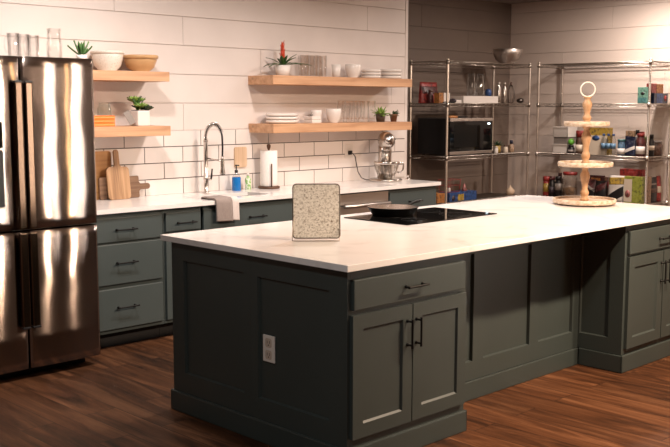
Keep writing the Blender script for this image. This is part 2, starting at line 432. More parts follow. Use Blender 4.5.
# subway tile splashback (grout bed + tiles), fixed to the wall
mb = MB(); g = .0065; TP = .3455; RH = .1205
mb.box(.2, 4.085, YW - .0045, YW, H, 1.4185)
struct(mb, 'trim_2', 'grout')
mb = MB()
z1 = 1.421; row = 0
while z1 > H + .005:
    z0 = max(z1 - RH, H)
    x = (1.008 if row % 2 == 0 else 1.181) - TP * 3
    while x < 4.085:
        a, b = max(x + g / 2, .2), min(x + TP - g / 2, 4.085)
        if b - a > .01: mb.box(a, b, YW - .009, YW - .003, z0 + (g / 2 if z0 > H else 0), z1 - (g / 2 if row else 0), .0012)
        x += TP
    z1 -= RH; row += 1
struct(mb, 'trim_3', 'tile')

# ------------------------------------------------------------------ handles
def bar_handle(parent, c, horiz, L, F, name='handle', out=.032):
    """c=(u,v) on the face frame F, bar handle with two feet"""
    mb = MB(); u, v = c; h = L / 2
    e = (lambda t: (u + t, v)) if horiz else (lambda t: (u, v + t))
    mb.tube([F(*e(-h), out), F(*e(-h * .86), out), F(*e(0), out), F(*e(h * .86), out), F(*e(h), out)], [.0062, .0052, .0052, .0052, .0062], 8)
    for t in (-h * .80, h * .80):
        mb.tube([F(*e(t), 0), F(*e(t), .006), F(*e(t), .008), F(*e(t), out)], [.0085, .0085, .0055, .0055], 8)
    return mb.build(name, 'black', parent)
def slab_front(F, u0, u1, v0, v1, th=.02):
    mb = MB(); p = [F(u0, v0, -.0005), F(u1, v1, th)]
    mb.box(p[0][0], p[1][0], p[0][1], p[1][1], p[0][2], p[1][2], .005, 2)
    return mb
def shaker(F, u0, u1, v0, v1, fr=.064, th=.02):
    G = lambda u, v, d: F(u, v, d + th)
    return MB().recess(G, u0, u1, v0, v1, u0 + fr, u1 - fr, v0 + fr, v1 - fr, th=th - .0005, dep=.010, ch=.008)

# ------------------------------------------------------------------ island
IP = 'island_paint'
isl = thing('island_cabinet', 'dark green island cabinet nearest the camera, its panelled end holding an outlet', 'cabinet', (.45, .7, 0))
mb = MB(); mb.box(.058, .863, .04, 1.345, .0, .908)
mb.build('body', IP, isl)
mb = MB()
F = FL(.04)
mb.recess(F, .70, 1.345, .105, .908, .751, 1.243, .214, .814, th=.018, dep=.014, ch=.005)
mb.recess(F, .0405, .6995, .105, .908, .154, .647, .212, .806, th=.018, dep=.014, ch=.005)
mb.build('end_panel', IP, isl)
def base_mould(parent, segs):
    mb = MB()
    for (x0, x1, y0, y1) in segs:
        mb.box(x0, x1, y0, y1, 0.0, .108, .006, 2)
    return mb.build('base_moulding', IP, parent)
base_mould(isl, [(.026, .040, .026, 1.359), (.026, .877, .026, .040), (.863, .877, .026, .34), (.026, .863, 1.345, 1.359)])
F = FX(.04)
d = slab_front(F, .062, .836, .729, .866).build('drawer', IP, isl); bar_handle(d, (.455, .795), True, .142, FX(.02))
d = shaker(F, .056, .446, .150, .708).build('door', IP, isl); bar_handle(d, (.412, .578), False, .138, FX(.02))
d = shaker(F, .453, .846, .150, .708).build('door', IP, isl); bar_handle(d, (.474, .578), False, .138, FX(.02))

mid = thing('island_knee_panel', 'recessed middle section of the island with two framed panels under the overhang', 'cabinet', (1.63, .85, 0))
MB().box(.865, 2.398, .3645, 1.345, 0, .908).build('body', IP, mid)
mb = MB(); F = FX(.342)
mb.recess(F, .865, 1.37, .108, .908, .92, 1.325, .214, .814, th=.022, dep=.018, ch=.004)
mb.recess(F, 1.37, 1.913, .108, .908, 1.42, 1.867, .214, .814, th=.022, dep=.018, ch=.004)
mb.recess(F, 1.913, 2.398, .108, .908, 1.96, 2.327, .214, .814, th=.022, dep=.018, ch=.004)
mb.build('front_panel', IP, mid)
base_mould(mid, [(.878, 2.384, .328, .342)]); base_mould(mid, [(.865, 2.398, 1.345, 1.359)])

isr = thing('island_cabinet', 'dark green island cabinet nearest the snack shelves, past the recessed panels', 'cabinet', (2.85, .7, 0))
MB().box(2.418, 3.300, .04, 1.345, 0, .908).build('body', IP, isr)
mb = MB(); F = FL(2.40)
mb.recess(F, .0405, .342, .108, .908, .134, .333, .203, .814, th=.018, dep=.011, ch=.006)
mb.build('end_panel', IP, isr)
base_mould(isr, [(2.386, 2.400, .026, .328), (2.386, 3.314, .026, .040), (3.300, 3.314, .026, 1.359), (2.40, 3.30, 1.345, 1.359)])
F = FX(.04)
d = slab_front(F, 2.426, 3.276, .727, .868).build('drawer', IP, isr); bar_handle(d, (2.851, .793), True, .155, FX(.02))
d = shaker(F, 2.426, 2.846, .146, .710).build('door', IP, isr); bar_handle(d, (2.822, .578), False, .145, FX(.02))
d = shaker(F, 2.856, 3.276, .146, .710).build('door', IP, isr); bar_handle(d, (2.88, .578), False, .145, FX(.02))

solo(MB().box(0, 3.337, 0, 1.389, .910, H, .0025, 2), 'island_worktop', 'quartz', 'white quartz slab topping the island, seen with a thick pale edge', 'worktop')

o_ = thing('power_outlet', 'beige double power outlet on the dark panelled end of the island', 'outlet', (.045, .571, .402))
MB().box(.0435, .0508, .529, .613, .402, .532, .003, 2).build('cover_plate', 'beigeplastic', o_)
for z in (.438, .496):
    mb = MB(); mb.prism(rrect(.548, .594, z - .022, z + .022, .012), .0424, .0436, 'yz'); ob = mb.build('socket', 'socket', o_)
    mb = MB(); mb.box(.0418, .0425, .561, .5635, z - .004, z + .010); mb.box(.0418, .0425, .578, .5805, z - .004, z + .010); mb.box(.0418, .0425, .568, .574, z - .014, z - .008)
    mb.build('slots', 'blackplastic', ob)

ck = thing('induction_cooktop', 'flat black glass cooktop set into the white island worktop', 'cooktop', (1.66, 1.0, H))
MB().box(1.235, 2.085, .752, 1.262, H + .0003, H + .006, .002, 2).build('glass_top', 'blackglass', ck)
for (x, y, r) in ((1.45, .89, .075), (1.47, 1.12, .10), (1.85, .9, .10), (1.87, 1.13, .075)):
    mb = MB(); mb.tube([(x + r * math.cos(2 * PI * i / 32), y + r * math.sin(2 * PI * i / 32), H + .006) for i in range(32)], .0007, 4, closed=True)
    mb.build('burner_ring', 'p_black', ck)

pan = thing('frying_pan', 'black frying pan with a steel inside standing on the cooktop', 'pan', (1.535, 1.135, H + .0065), rz=math.radians(8), local=True)
MB().lathe([(0, 0), (.118, 0), (.127, .004), (.157, .050), (.161, .052), (.157, .0525), (.154, .051)], n=40).build('pan_body', 'black', pan)
MB().lathe([(.156, .0515), (.125, .0095), (.115, .006), (0, .006)], n=40).build('pan_lining', 'steel', pan)
h = MB().tube([(.150, 0, .040), (.185, 0, .050), (.235, 0, .060), (.295, 0, .066), (.33, 0, .067)], [.006, .007, .0085, .0095, .007], 10).build('handle', 'black', pan)
mb = MB()
for y in (-.011, .011): mb.lathe([(.0, .0), (.004, .001), (.005, .004), (.0, .0055)], (.145, y, .038), 8)
mb.build('rivets', 'chrome', h)

# ------------------------------------------------------------------ back run
TP_ = 'teal_light'
YF = 2.712   # cabinet carcass front, fronts stand 20 mm proud
def carcass(name, label, x0, x1, open_top=False):
    t = thing(name, label, 'cabinet', ((x0 + x1) / 2, 3.0, 0))
    mb = MB(); yb = YW - .012
    if open_top:
        mb.box(x0, x0 + .018, YF, yb, .105, .908); mb.box(x1 - .018, x1, YF, yb, .105, .908); mb.box(x0, x1, yb - .008, yb, .105, .908)
        mb.box(x0, x1, YF, yb, .105, .123); mb.box(x0, x1, YF, YF + .018, .105, .908)
    else: mb.box(x0, x1, YF, yb, .105, .908)
    mb.build('body', TP_, t)
    MB().box(x0, x1, YF + .06, YF + .075, 0, .105).build('toe_kick', 'toe', t)
    return t
F = FX(YF); FH = FX(YF - .02)
t = carcass('drawer_cabinet', 'grey-teal base cabinet of three drawers beside the refrigerator', .258, .921)
for z0, z1 in ((.717, .877), (.432, .703), (.132, .405)):
    d = slab_front(F, .265, .906, z0, z1).build('drawer', TP_, t); bar_handle(d, (.61, z0 + (z1 - z0) * (.5 if z1 > .8 else .53)), True, .16, FH)
t = carcass('base_cabinet', 'narrow grey-teal base cabinet between the three drawers and the sink cabinet', .923, 1.247)
d = slab_front(F, .938, 1.236, .745, .877).build('drawer', TP_, t); bar_handle(d, (1.10, .803), True, .16, FH)
d = shaker(F, .938, 1.236, .132, .728).build('door', TP_, t); bar_handle(d, (1.205, .6), False, .145, FH)
t = carcass('sink_cabinet', 'wide grey-teal sink cabinet with a towel hanging over its front', 1.249, 2.233, True)
d = slab_front(F, 1.26, 2.222, .717, .877).build('false_front', TP_, t); bar_handle(d, (1.745, .795), True, .16, FH)
for a, b, hx in ((1.26, 1.738, 1.705), (1.745, 2.222, 1.778)):
    d = shaker(F, a, b, .132, .703).build('door', TP_, t); bar_handle(d, (hx, .58), False, .145, FH)
t = carcass('base_cabinet', 'grey-teal base cabinet behind the galvanised metal sign, between sink cabinet and dishwasher', 2.235, 2.597)
d = slab_front(F, 2.246, 2.586, .717, .877).build('drawer', TP_, t); bar_handle(d, (2.416, .795), True, .16, FH)
d = shaker(F, 2.246, 2.586, .132, .703).build('door', TP_, t); bar_handle(d, (2.28, .58), False, .145, FH)
t = carcass('base_cabinet', 'grey-teal base cabinet at the free end of the back worktop, past the dishwasher', 3.205, 3.838)
d = slab_front(F, 3.216, 3.828, .717, .877).build('drawer', TP_, t); bar_handle(d, (3.525, .789), True, .16, FH)
for a, b, hx in ((3.216, 3.519, 3.49), (3.525, 3.828, 3.555)):
    d = shaker(F, a, b, .132, .703).build('door', TP_, t); bar_handle(d, (hx, .58), False, .145, FH)

dw = thing('dishwasher', 'stainless dishwasher with a bar handle in the back run behind the pan', 'dishwasher', (2.9, 3.0, 0))
MB().box(2.60, 3.202, YF, YW - .012, .09, .906).build('body', 'blackplastic', dw)
MB().box(2.60, 3.202, YF + .06, YF + .075, 0, .09).build('toe_kick', 'toe', dw)
MB().box(2.604, 3.198, YF - .022, YF, .115, .80, .004, 2).build('door', 'steelrough', dw)
MB().box(2.604, 3.198, YF - .018, YF, .808, .898, .004, 2).build('control_panel', 'steelrough', dw)
mb = MB(); mb.tube([(2.63, YF - .062, .80), (3.17, YF - .062, .80)], .015, 12)
for x in (2.66, 3.14): mb.rod((x, YF - .062, .80), (x, YF - .02, .80), .008, 8)
mb.build('handle', 'steelrough', dw)

wt = thing('kitchen_worktop', 'white quartz worktop along the tiled back wall', 'worktop', (2.0, 3.0, .91))
SX0, SX1, SY0, SY1 = 1.325, 1.965, 2.795, 3.06
mb = MB(); Y1 = YW - .010
mb.box(.255, SX0, 2.666, Y1, .910, H); mb.box(SX1, 3.860, 2.666, Y1, .910, H)
mb.box(SX0, SX1, 2.666, SY0, .910, H); mb.box(SX0, SX1, SY1, Y1, .910, H)
bmesh.ops.remove_doubles(mb.bm, verts=mb.bm.verts, dist=1e-5)
mb.build('slab', 'quartz', wt)
sk = thing('kitchen_sink', 'undermount steel sink let into the white back worktop', 'sink', ((SX0 + SX1) / 2, (SY0 + SY1) / 2, .72))
mb = MB(); t_ = .004; a0, a1, b0, b1 = SX0 - .004, SX1 + .004, SY0 - .004, SY1 + .004
mb.box(a0, a1, b0, b1, .716, .720)
mb.box(a0 - t_, a0, b0, b1, .716, .909); mb.box(a1, a1 + t_, b0, b1, .716, .909)
mb.box(a0 - t_, a1 + t_, b0 - t_, b0, .716, .909); mb.box(a0 - t_, a1 + t_, b1, b1 + t_, .716, .909)
mb.build('basin', 'sinksteel', sk)
MB().lathe([(0, 0), (.042, 0), (.045, .003), (.03, .004), (.026, .0015), (0, .0015)], (1.66, 2.94, .7202), 20).build('drain', 'chrome', sk)

# ------------------------------------------------------------------ refrigerator
fr = thing('refrigerator', 'tall stainless four-door refrigerator at the end of the back worktop', 'refrigerator', (-.228, 2.85, 0))
FY = 2.42
MB().box(-.700, .245, FY + .075, 3.28, .05, 1.875, .004, 2).build('body', 'fridge_side', fr)
MB().box(-.66, .20, FY + .12, 3.2, 0, .05).build('base_grille', 'blackplastic', fr)
def fdoor(x0, x1, z0, z1, bulge=.016):
    """slightly convex, faintly wavy door skin on a solid slab"""
    mb = MB(); bm = mb.bm; nx, nz = 48, 16; grid = []
    for j in range(nz + 1):
        r_ = []
        for i in range(nx + 1):
            u = i / nx; v = j / nz
            x = x0 + (x1 - x0) * u; z = z0 + (z1 - z0) * v
            e = min(u, 1 - u) * (x1 - x0)
            rnd = 0 if e > .006 else (.006 - math.sqrt(max(0, .006 ** 2 - (.006 - e) ** 2)))
            y = FY + bulge * ((2 * u - 1) ** 2) * .5 + rnd + .0007 * math.sin(v * 9.5 + x0 * 7) * math.sin(u * PI) + .0003 * math.sin(v * 21 + u * 5 + 1)
            r_.append(bm.verts.new((x, y, z)))
        grid.append(r_)
    for j in range(nz):
        for i in range(nx):
            f = bm.faces.new((grid[j][i], grid[j][i + 1], grid[j + 1][i + 1], grid[j + 1][i])); f.smooth = True
    yb = FY + .072
    bnd = [grid[0][i] for i in range(nx + 1)] + [grid[j][nx] for j in range(1, nz + 1)] + [grid[nz][i] for i in range(nx - 1, -1, -1)] + [grid[j][0] for j in range(nz - 1, 0, -1)]
    bk = [bm.verts.new((v.co.x, yb, v.co.z)) for v in bnd]; n = len(bnd)
    for i in range(n):
        k = (i + 1) % n
        f = bm.faces.new((bnd[i], bk[i], bk[k], bnd[k]))
    bm.faces.new(bk)
    return mb
XS = -.228; g_ = .0035
doors = {}
for nm, x0, x1, z0, z1 in (('ur', XS + g_, .249, .893, 1.892), ('ul', -.705, XS - g_, .893, 1.892), ('lr', XS + g_, .249, .06, .881), ('ll', -.705, XS - g_, .06, .881)):
    d = fdoor(x0, x1, z0, z1).build('door', 'fridge', fr); doors[nm] = d
    s = 1 if nm[1] == 'r' else -1
    ha, hb = (XS + s * .008, XS + s * .055)
    zz0, zz1 = (.90, 1.745) if nm[0] == 'u' else (.312, .878)
    mb = MB(); mb.box(min(ha, hb), max(ha, hb), FY - .034, FY - .014, zz0, zz1, .008, 3)
    for zc in (zz0 + .04, zz1 - .04): mb.box(XS + s * .018, XS + s * .045, FY - .016, FY + .012, zc - .018, zc + .018, .003)
    h = mb.build('handle', 'handle_steel', d)
    mb = MB(); zc = zz1 if nm[0] == 'u' else zz0
    mb.box(min(ha, hb) - .001, max(ha, hb) + .001, FY - .035, FY - .004, zc - .004, zc + .008, .002); mb.build('end_cap', 'blackplastic', h)
mb = MB()   # small raised maker's strip near the top corner
for k in range(7): mb.box(.168 + k * .0072, .1725 + k * .0072, FY + .0085, FY + .0115, 1.838, 1.846)
mb.build('badge', 'steel_dark', doors['ur'])
dsp = MB(); dsp.prism(rrect(-.59, -.345, 1.022, 1.53, .014), FY - .004, FY + .012, 'xz'); dsp = dsp.build('dispenser', 'steel', doors['ul'])
dsp['label'] = 'water dispenser set in the left door'
mb = MB(); mb.prism(rrect(-.58, -.355, 1.032, 1.36, .010), FY - .0055, FY - .003, 'xz'); mb.build('dispenser_recess', 'blackplastic', dsp)
mb = MB(); mb.prism(rrect(-.58, -.355, 1.37, 1.52, .010), FY - .0055, FY - .003, 'xz'); mb.build('control_panel', 'blackglass', dsp)
MB().box(-.70, .244, FY + .09, FY + .16, 1.875, 1.889, .003).build('hinge_cover', 'blackplastic', fr)

# ------------------------------------------------------------------ wooden wall shelves
def wshelf(x0, x1, z0, z1, label, yf=3.0):
    mb = MB(); mb.box(0, x1 - x0, 0, YW - .0005 - yf, 0, z1 - z0, .003, 2)
    return solo(mb, 'floating_shelf', 'shelfwood', label, 'shelf', (x0, yf, z0), 'pine floating shelves on the back wall')
ZU, ZL = 1.849, 1.466
wshelf(.262, 1.206, 1.781, ZU, 'upper pine shelf beside the refrigerator, holding two mixing bowls')
wshelf(.262, 1.208, 1.396, ZL, 'lower pine shelf beside the refrigerator, holding orange boxes and a succulent')
wshelf(2.184, 3.838, 1.777, ZU, 'upper pine shelf holding the red flowering plant, tumblers and bowls')
wshelf(2.184, 3.840, 1.394, ZL, 'lower pine shelf above the paper towels, holding the white platter and tall glasses')

# ------------------------------------------------------------------ crockery
def bowl_prof(r, h, foot=.5, th=.006):
    rf = r * foot
    return [(0, 0), (rf, 0), (rf, .005), (rf + (r - rf) * .62, h * .27), (r * .955, h * .66), (r, h - .002), (r - th * .4, h), (r - th, h - .002), (r * .955 - th, h * .66), (rf + (r - rf) * .62 - th, h * .27 + th * .8), (rf * .8, .010), (0, .009)]
def lath(name, prof, m, label, cat, loc, group=None, n=32):
    return solo(MB().lathe(prof, n=n), name, m, label, cat, loc, group)
b = thing('mixing_bowl', 'large speckled cream mixing bowl on the upper shelf beside the refrigerator', 'bowl', (.805, 3.17, ZU), local=True)
MB().lathe(bowl_prof(.112, .138, .55, .007), n=40).build('bowl_body', 'speckle', b)
MB().lathe([(.108, .118), (.1165, .119), (.118, .132), (.115, .139), (.107, .139), (.104, .130)], n=40).build('rolled_rim', 'speckle', b)
b = thing('mixing_bowl', 'wide tan stoneware bowl at the end of the upper left shelf', 'bowl', (1.075, 3.17, ZU), local=True)
MB().lathe(bowl_prof(.120, .118, .5, .007), n=40).build('bowl_body', 'stoneware', b)
MB().lathe([(.117, .092), (.126, .094), (.129, .110), (.125, .119), (.116, .119), (.112, .108)], n=40).build('rolled_rim', 'stoneware', b)
# lower left shelf
for i, (lab) in enumerate(('bottom one of the three stacked orange boxes', 'middle one of the three stacked orange boxes', 'top one of the three stacked orange boxes')):
    bx = thing('flat_box', lab + ' on the lower shelf beside the refrigerator', 'box', (.70, 3.15, ZL + .0255 * i), 0, 'stacked orange boxes', local=True)
    MB().box(-.105 + .004 * i, .105, -.06, .06, .0, .0245, .002).build('box_body', 'orange', bx)
    MB().box(-.100, .1055, -.0605, .0605, .010, .0135).build('lid_seam', 'orangeseam', bx)
j = thing('glass_jar', 'pale green glass jar behind the orange boxes', 'jar', (.815, 3.245, ZL), local=True)
MB().lathe([(0, 0), (.048, 0), (.052, .006), (.052, .12), (.040, .142), (.040, .158), (.043, .16), (.043, .165), (.037, .165), (.037, .142), (.048, .118), (.048, .008), (0, .006)], n=28).build('jar_body', 'greenglass', j)
def pot_prof(r0, r1, h, th=.005):
    return [(0, 0), (r0, 0), (r1, h), (r1 - th, h), (r1 - th - .001, h - .012), (0, h - .012)]
p = thing('succulent', 'succulent with lime and dark rosettes in a square white pot on the lower left shelf', 'plant', (1.048, 3.15, ZL), local=True); p.scale = (1.12, 1.12, 1.12)
mb = MB(); mb.box(-.046, .046, -.046, .046, 0, .098, .008, 2); mb.build('pot', 'ceramic', p)
MB().box(-.040, .040, -.040, .040, .0975, .1005).build('soil', 'soil', p)
def rosette(mb, c, r, n, tilt0=.4):
    for ring, (k, el, L) in enumerate(((n, .25, 1.), (n - 1, .65, .8), (max(3, n - 3), 1.05, .55))):
        for i in range(k):
            a = 2 * PI * (i + .5 * ring) / k
            mb.leaf(c, (math.cos(a) * math.cos(el), math.sin(a) * math.cos(el), math.sin(el)), r * L, r * .42, droop=-.25, n=4, th=.004, cup=.35)
mb = MB()
for c, r in (((.024, -.02, .105), .052), ((.055, .0, .100), .046), ((.005, .02, .11), .05), ((.035, .03, .105), .045)): rosette(mb, c, r, 9)
mb.build('dark_rosettes', 'leafdark', p)
mb = MB()
for c, r in (((-.012, -.03, .118), .05), ((-.03, .01, .15), .05), ((-.055, -.01, .165), .042), ((.0, .0, .155), .042)):
    rosette(mb, c, r, 7); mb.rod((-.02, 0, .095), c, .004)
mb.build('lime_rosettes', 'leaflime', p)
mb = MB()
for k in range(9): mb.leaf((-.02, .0, .10), (-.6 + .13 * k, -.35 + .1 * (k % 4), .9), .095, .022, droop=.1, n=4)
mb.build('tall_leaves', 'leaf', p)
ct = MB(); ct.prism(rrect(-.026, .026, -.05, .05, .012), -.0015, .0015, 'xz')
ct = solo(ct, 'gift_tag', 'p_grey', 'grey oval tag leaning beside the square white pot', 'tag', (.985, 3.115, ZL + .056)); ct.rotation_euler = (math.radians(-12), math.radians(-28), 0)
ct.location = (.945, 3.125, ZL + .0595)

# upper right shelf
p = thing('bromeliad', 'red-spiked flowering plant with strappy leaves in a white pot on the upper shelf', 'plant', (2.425, 3.16, ZU), local=True)
MB().lathe(pot_prof(.052, .068, .086), n=32).build('pot', 'ceramic', p)
mb = MB()
for i, (a, el, L, w, dr) in enumerate(((3.05, .5, .20, .036, 1.0), (3.5, .35, .24, .030, .75), (-.1, .55, .21, .036, .9), (-.45, .35, .25, .030, .55), (3.9, .85, .15, .036, .6), (-.8, .95, .15, .036, .6), (1.2, .8, .16, .034, .7), (2.2, .8, .16, .034, .7), (4.5, 1.0, .12, .036, .5), (5.1, .8, .14, .036, .6), (.4, .6, .2, .03, .9))):
    mb.leaf((0, 0, .078), (math.cos(a) * math.cos(el), math.sin(a) * math.cos(el), math.sin(el)), L, w, droop=dr, n=7)
mb.build('leaves', 'leaf', p)
mb = MB()
for i in range(14):
    a = i * 2.4; z = .095 + i * .0105
    mb.leaf((0, 0, z), (math.cos(a) * .32, math.sin(a) * .32, 1), 0.085 - i * .0022, .034 - i * .0012, droop=-.12, n=4, th=.003)
mb.tube([(0, 0, .07), (0, 0, .20), (0, 0, .268)], [.008, .012, .002], 8)
mb.build('red_flower_spike', 'redspike', p)
def tumbler_prof(r0, r1, h, th=.0032):
    return [(0, 0), (r0, 0), (r0 + .001, .004), (r1, h), (r1 - th, h), (r0 + .001 - th, .014), (0, .012)]
g0 = None
labs = ['clear tumbler nearest the bromeliad, front row of the upper shelf', 'clear tumbler in the middle of the front row on the upper shelf', 'clear tumbler beside the white cup, front row of the upper shelf',
        'clear tumbler in the back row behind the one nearest the bromeliad', 'clear tumbler in the back row behind the middle front tumbler', 'clear tumbler in the back row, closest to the white cup']
for k, (x, y) in enumerate(((2.668, 3.16), (2.762, 3.15), (2.862, 3.15), (2.72, 3.245), (2.815, 3.245), (2.91, 3.245))):
    if g0 is None: g0 = lath('tumbler', tumbler_prof(.033, .039, .178), 'glass', labs[0], 'glass', (x, y, ZU), 'clear tumblers on the upper shelf', 24)
    else: dup(g0, (x, y, ZU), labs[k])
lath('cup', [(0, 0), (.030, 0), (.037, .05), (.041, .11), (.037, .11), (.033, .05), (.028, .008), (0, .006)], 'ceramic', 'white ceramic cup between the tumblers and the round bowl', 'cup', (3.03, 3.155, ZU))
lath('bowl', bowl_prof(.071, .118, .55), 'ceramic', 'deep white bowl on the upper shelf beside the stacked dishes', 'bowl', (3.245, 3.165, ZU))
def stack(x, r, n, hh, nm, base_label, where, z):
    first = None; names = ['lowest', 'second', 'third', 'topmost']
    for k in range(n):
        lab = f'{names[k] if k < n - 1 else "topmost"} white dish of {where}'
        if first is None:
            first = lath(nm, [(0, 0), (r * .80, 0), (r * .82, .003), (r * .97, .007), (r, .011), (r, hh - .0015), (r - .002, hh), (r - .006, hh), (r - .008, hh - .004), (r * .8, .009), (0, .009)], 'ceramic', lab, 'dish', (x, 3.175, z), 'stacked white dishes on the upper shelf')
        else: dup(first, (x, 3.175, z + k * hh), lab)
stack(3.485, .090, 3, .026, 'dish', '', 'the stack beside the deep bowl', ZU)
stack(3.745, .101, 3, .029, 'dish', '', 'the wider stack at the end of the upper shelf', ZU)

# lower right shelf
def plat(label, z, L):
    mb = MB(); bm = mb.bm
    mb.lathe([(0, 0), (.78 * L, 0), (.80 * L, .002), (.97 * L, .007), (L, .012), (L, .0255), (L - .003, .027), (L - .008, .026), (.82 * L, .009), (0, .008)], n=40, sy=.72)
    return solo(mb, 'platter', 'ceramic', label, 'platter', (2.425, 3.17, z), 'stacked white oval platters')
plat('bottom white oval platter of the stack on the lower shelf', ZL, .152); plat('middle white oval platter of the stack on the lower shelf', ZL + .0272, .152)
plat('topmost white oval platter of the stack on the lower shelf', ZL + .0544, .150)
for k, lab in enumerate(('lower square white dish of the pair beside the platters', 'upper square white dish of the pair beside the platters')):
    mb = MB(); mb.box(-.052, .052, -.052, .052, 0, .028, .006, 2); mb.box(-.046, .046, -.046, .046, .027, .0285)
    solo(mb, 'square_dish', 'ceramic', lab, 'dish', (2.737, 3.14, ZL + .0286 * k), 'square white dishes')
mb = MB(); mb.blob((0, 0, .010), .012, 2); mb.rod((0, 0, .012), (.006, 0, .034), .004)
solo(mb, 'stopper', 'p_grey', 'small grey stopper standing on the square white dishes', 'stopper', (2.725, 3.14, ZL + .0568))
lath('bowl', bowl_prof(.052, .108, .6), 'ceramic', 'tall narrow white bowl behind the square dishes', 'bowl', (2.850, 3.215, ZL))
lath('bowl', bowl_prof(.067, .118, .55), 'ceramic', 'round white bowl in front of the tall glasses', 'bowl', (2.985, 3.14, ZL))
tg = None
tl = ['tall ribbed glass just behind the round white bowl', 'second tall ribbed glass from the white bowl, front row', 'third tall ribbed glass from the white bowl, front row', 'fourth tall ribbed glass from the white bowl, front row', 'tall ribbed glass beside the small succulent, front row',
      'tall ribbed glass in the back row behind the second front glass', 'tall ribbed glass in the back row behind the third front glass', 'tall ribbed glass in the back row behind the fourth front glass']
for k, (x, y) in enumerate(((3.10, 3.165), (3.185, 3.15), (3.285, 3.15), (3.38, 3.15), (3.468, 3.15), (3.235, 3.235), (3.33, 3.235), (3.42, 3.235))):
    if tg is None:
        pr = [(0, 0), (.030, 0), (.033, .004), (.026, .022), (.033, .045), (.031, .07), (.035, .12), (.037, .186), (.034, .186), (.032, .12), (.028, .07), (.029, .045), (.02, .028), (0, .026)]
        tg = lath('tall_glass', pr, 'glass', tl[0], 'glass', (x, y, ZL), 'tall ribbed glasses on the lower shelf', 24)
    else: dup(tg, (x, y, ZL), tl[k])
p = thing('potted_plant', 'bright green leafy plant in a dark pot beside the tall glasses', 'plant', (3.60, 3.165, ZL), local=True)
MB().lathe(pot_prof(.036, .047, .070), n=24).build('pot', 'darkpot', p)
mb = MB()
for i in range(30):
    a = random.uniform(0, 2 * PI); el = random.uniform(.1, 1.4)
    mb.leaf((.02 * math.cos(a), .02 * math.sin(a), .062), (math.cos(a) * math.cos(el), math.sin(a) * math.cos(el), math.sin(el)), random.uniform(.05, .088), .028, droop=.5, n=4)
mb.build('foliage', 'leaflime', p)
p = thing('potted_plant', 'dark green plant in a small terracotta pot at the end of the lower shelf', 'plant', (3.775, 3.165, ZL), local=True)
MB().lathe([(0, 0), (.026, 0), (.034, .052), (.038, .052), (.039, .068), (.034, .068), (.033, .058), (0, .058)], n=24).build('pot', 'terracotta', p)
mb = MB()
for i in range(22):
    a = random.uniform(0, 2 * PI); el = random.uniform(.05, 1.2)
    mb.leaf((.012 * math.cos(a), .012 * math.sin(a), .055), (math.cos(a) * math.cos(el), math.sin(a) * math.cos(el), math.sin(el)), random.uniform(.04, .062), .024, droop=.5, n=4)
mb.build('foliage', 'leafdark', p)

# on top of the refrigerator
FT = 1.889
gl = None
for k, x in enumerate((-.135, -.045, .045)):
    lab = ('clear glass mug over the refrigerator door seam', 'clear glass mug in the middle of the three on the refrigerator', 'clear glass mug next to the pitcher on the refrigerator')[k]
    if gl is None:
        gl = thing('glass_mug', lab, 'glass', (x, 2.68 + .05 * k, FT), 0, 'glass mugs on the refrigerator', local=True)
        MB().lathe(tumbler_prof(.032, .038, .150), n=24).build('mug_body', 'glass', gl)
        MB().tube([(.034, 0, .125), (.05, 0, .126), (.058, 0, .10), (.056, 0, .06), (.046, 0, .038), (.031, 0, .038)], .0045, 8).build('handle', 'glass', gl)
        gl.rotation_euler = (0, 0, 2.2)
    else: dup(gl, (x, 2.68 + .05 * k, FT), lab, rz=2.2 + k * .3)
p = thing('glass_pitcher', 'tall clear glass pitcher on the refrigerator', 'pitcher', (.165, 2.74, FT), rz=math.radians(215), local=True)
MB().lathe([(0, 0), (.044, 0), (.048, .005), (.050, .09), (.040, .145), (.044, .188), (.046, .195), (.041, .195), (.036, .145), (.045, .09), (.043, .012), (0, .010)], n=28).build('pitcher_body', 'glass', p)
MB().tube([(.040, 0, .172), (.065, 0, .178), (.082, 0, .150), (.080, 0, .10), (.062, 0, .062), (.047, 0, .06)], .006, 8).build('handle', 'glass', p)
p = thing('aloe_plant', 'small spiky green aloe on the refrigerator beside the speckled bowl', 'plant', (.335, 2.62, FT), local=True)
p.location = (.205, 2.485, FT)
MB().lathe(pot_prof(.026, .032, .026), n=20).build('pot', 'ceramic', p)
mb = MB()
for i in range(9):
    a = i * 2.4 + .6; el = .35 + .13 * i
    mb.leaf((.008 * math.cos(a), .008 * math.sin(a), .024), (math.cos(a) * math.cos(el), math.sin(a) * math.cos(el), math.sin(el)), .080 + .022 * random.random(), .024, droop=-.3, n=5, th=.005)
mb.build('leaves', 'leaf', p)

# ------------------------------------------------------------------ back worktop things
def board(name, label, outline, th, m, loc, tilt, rz=0.):
    mb = MB(); mb.prism(outline, -th / 2, th / 2, 'xz', .003, 2)
    o = solo(mb, name, m, label, 'board', loc, 'cutting boards on the back worktop'); o.rotation_euler = (math.radians(tilt), 0, rz)
    return o
def paddle(w, h, hw, hh, r=.02, side=False):
    n = 4; P = [(-w / 2 + r, 0)]
    P = rrect(-w / 2, w / 2, 0, h, r)
    # splice a handle: after the top right corner (first n+1 points) insert handle points
    k = n + 1
    hp = [(hw / 2 + .012, h), (hw / 2, h + .012)] + [(hw / 2 * math.cos(a), h + hh - hw / 2 + hw / 2 * math.sin(a)) for a in [PI * i / 8 for i in range(9)]] + [(-hw / 2, h + .012), (-hw / 2 - .012, h)]
    return P[:k] + hp + P[k:]
board('cutting_board', 'large orange-brown wooden board standing at the back of the cutting boards', rrect(-.165, .165, 0, .345, .018), .020, 'board_orange', (.72, 3.285, H + .0005), -2.2)
lowb = [(v, u) for (u, v) in paddle(.16, .33, .044, .095, .012)]
lowb = [(x - .165, z + .08) for x, z in lowb]
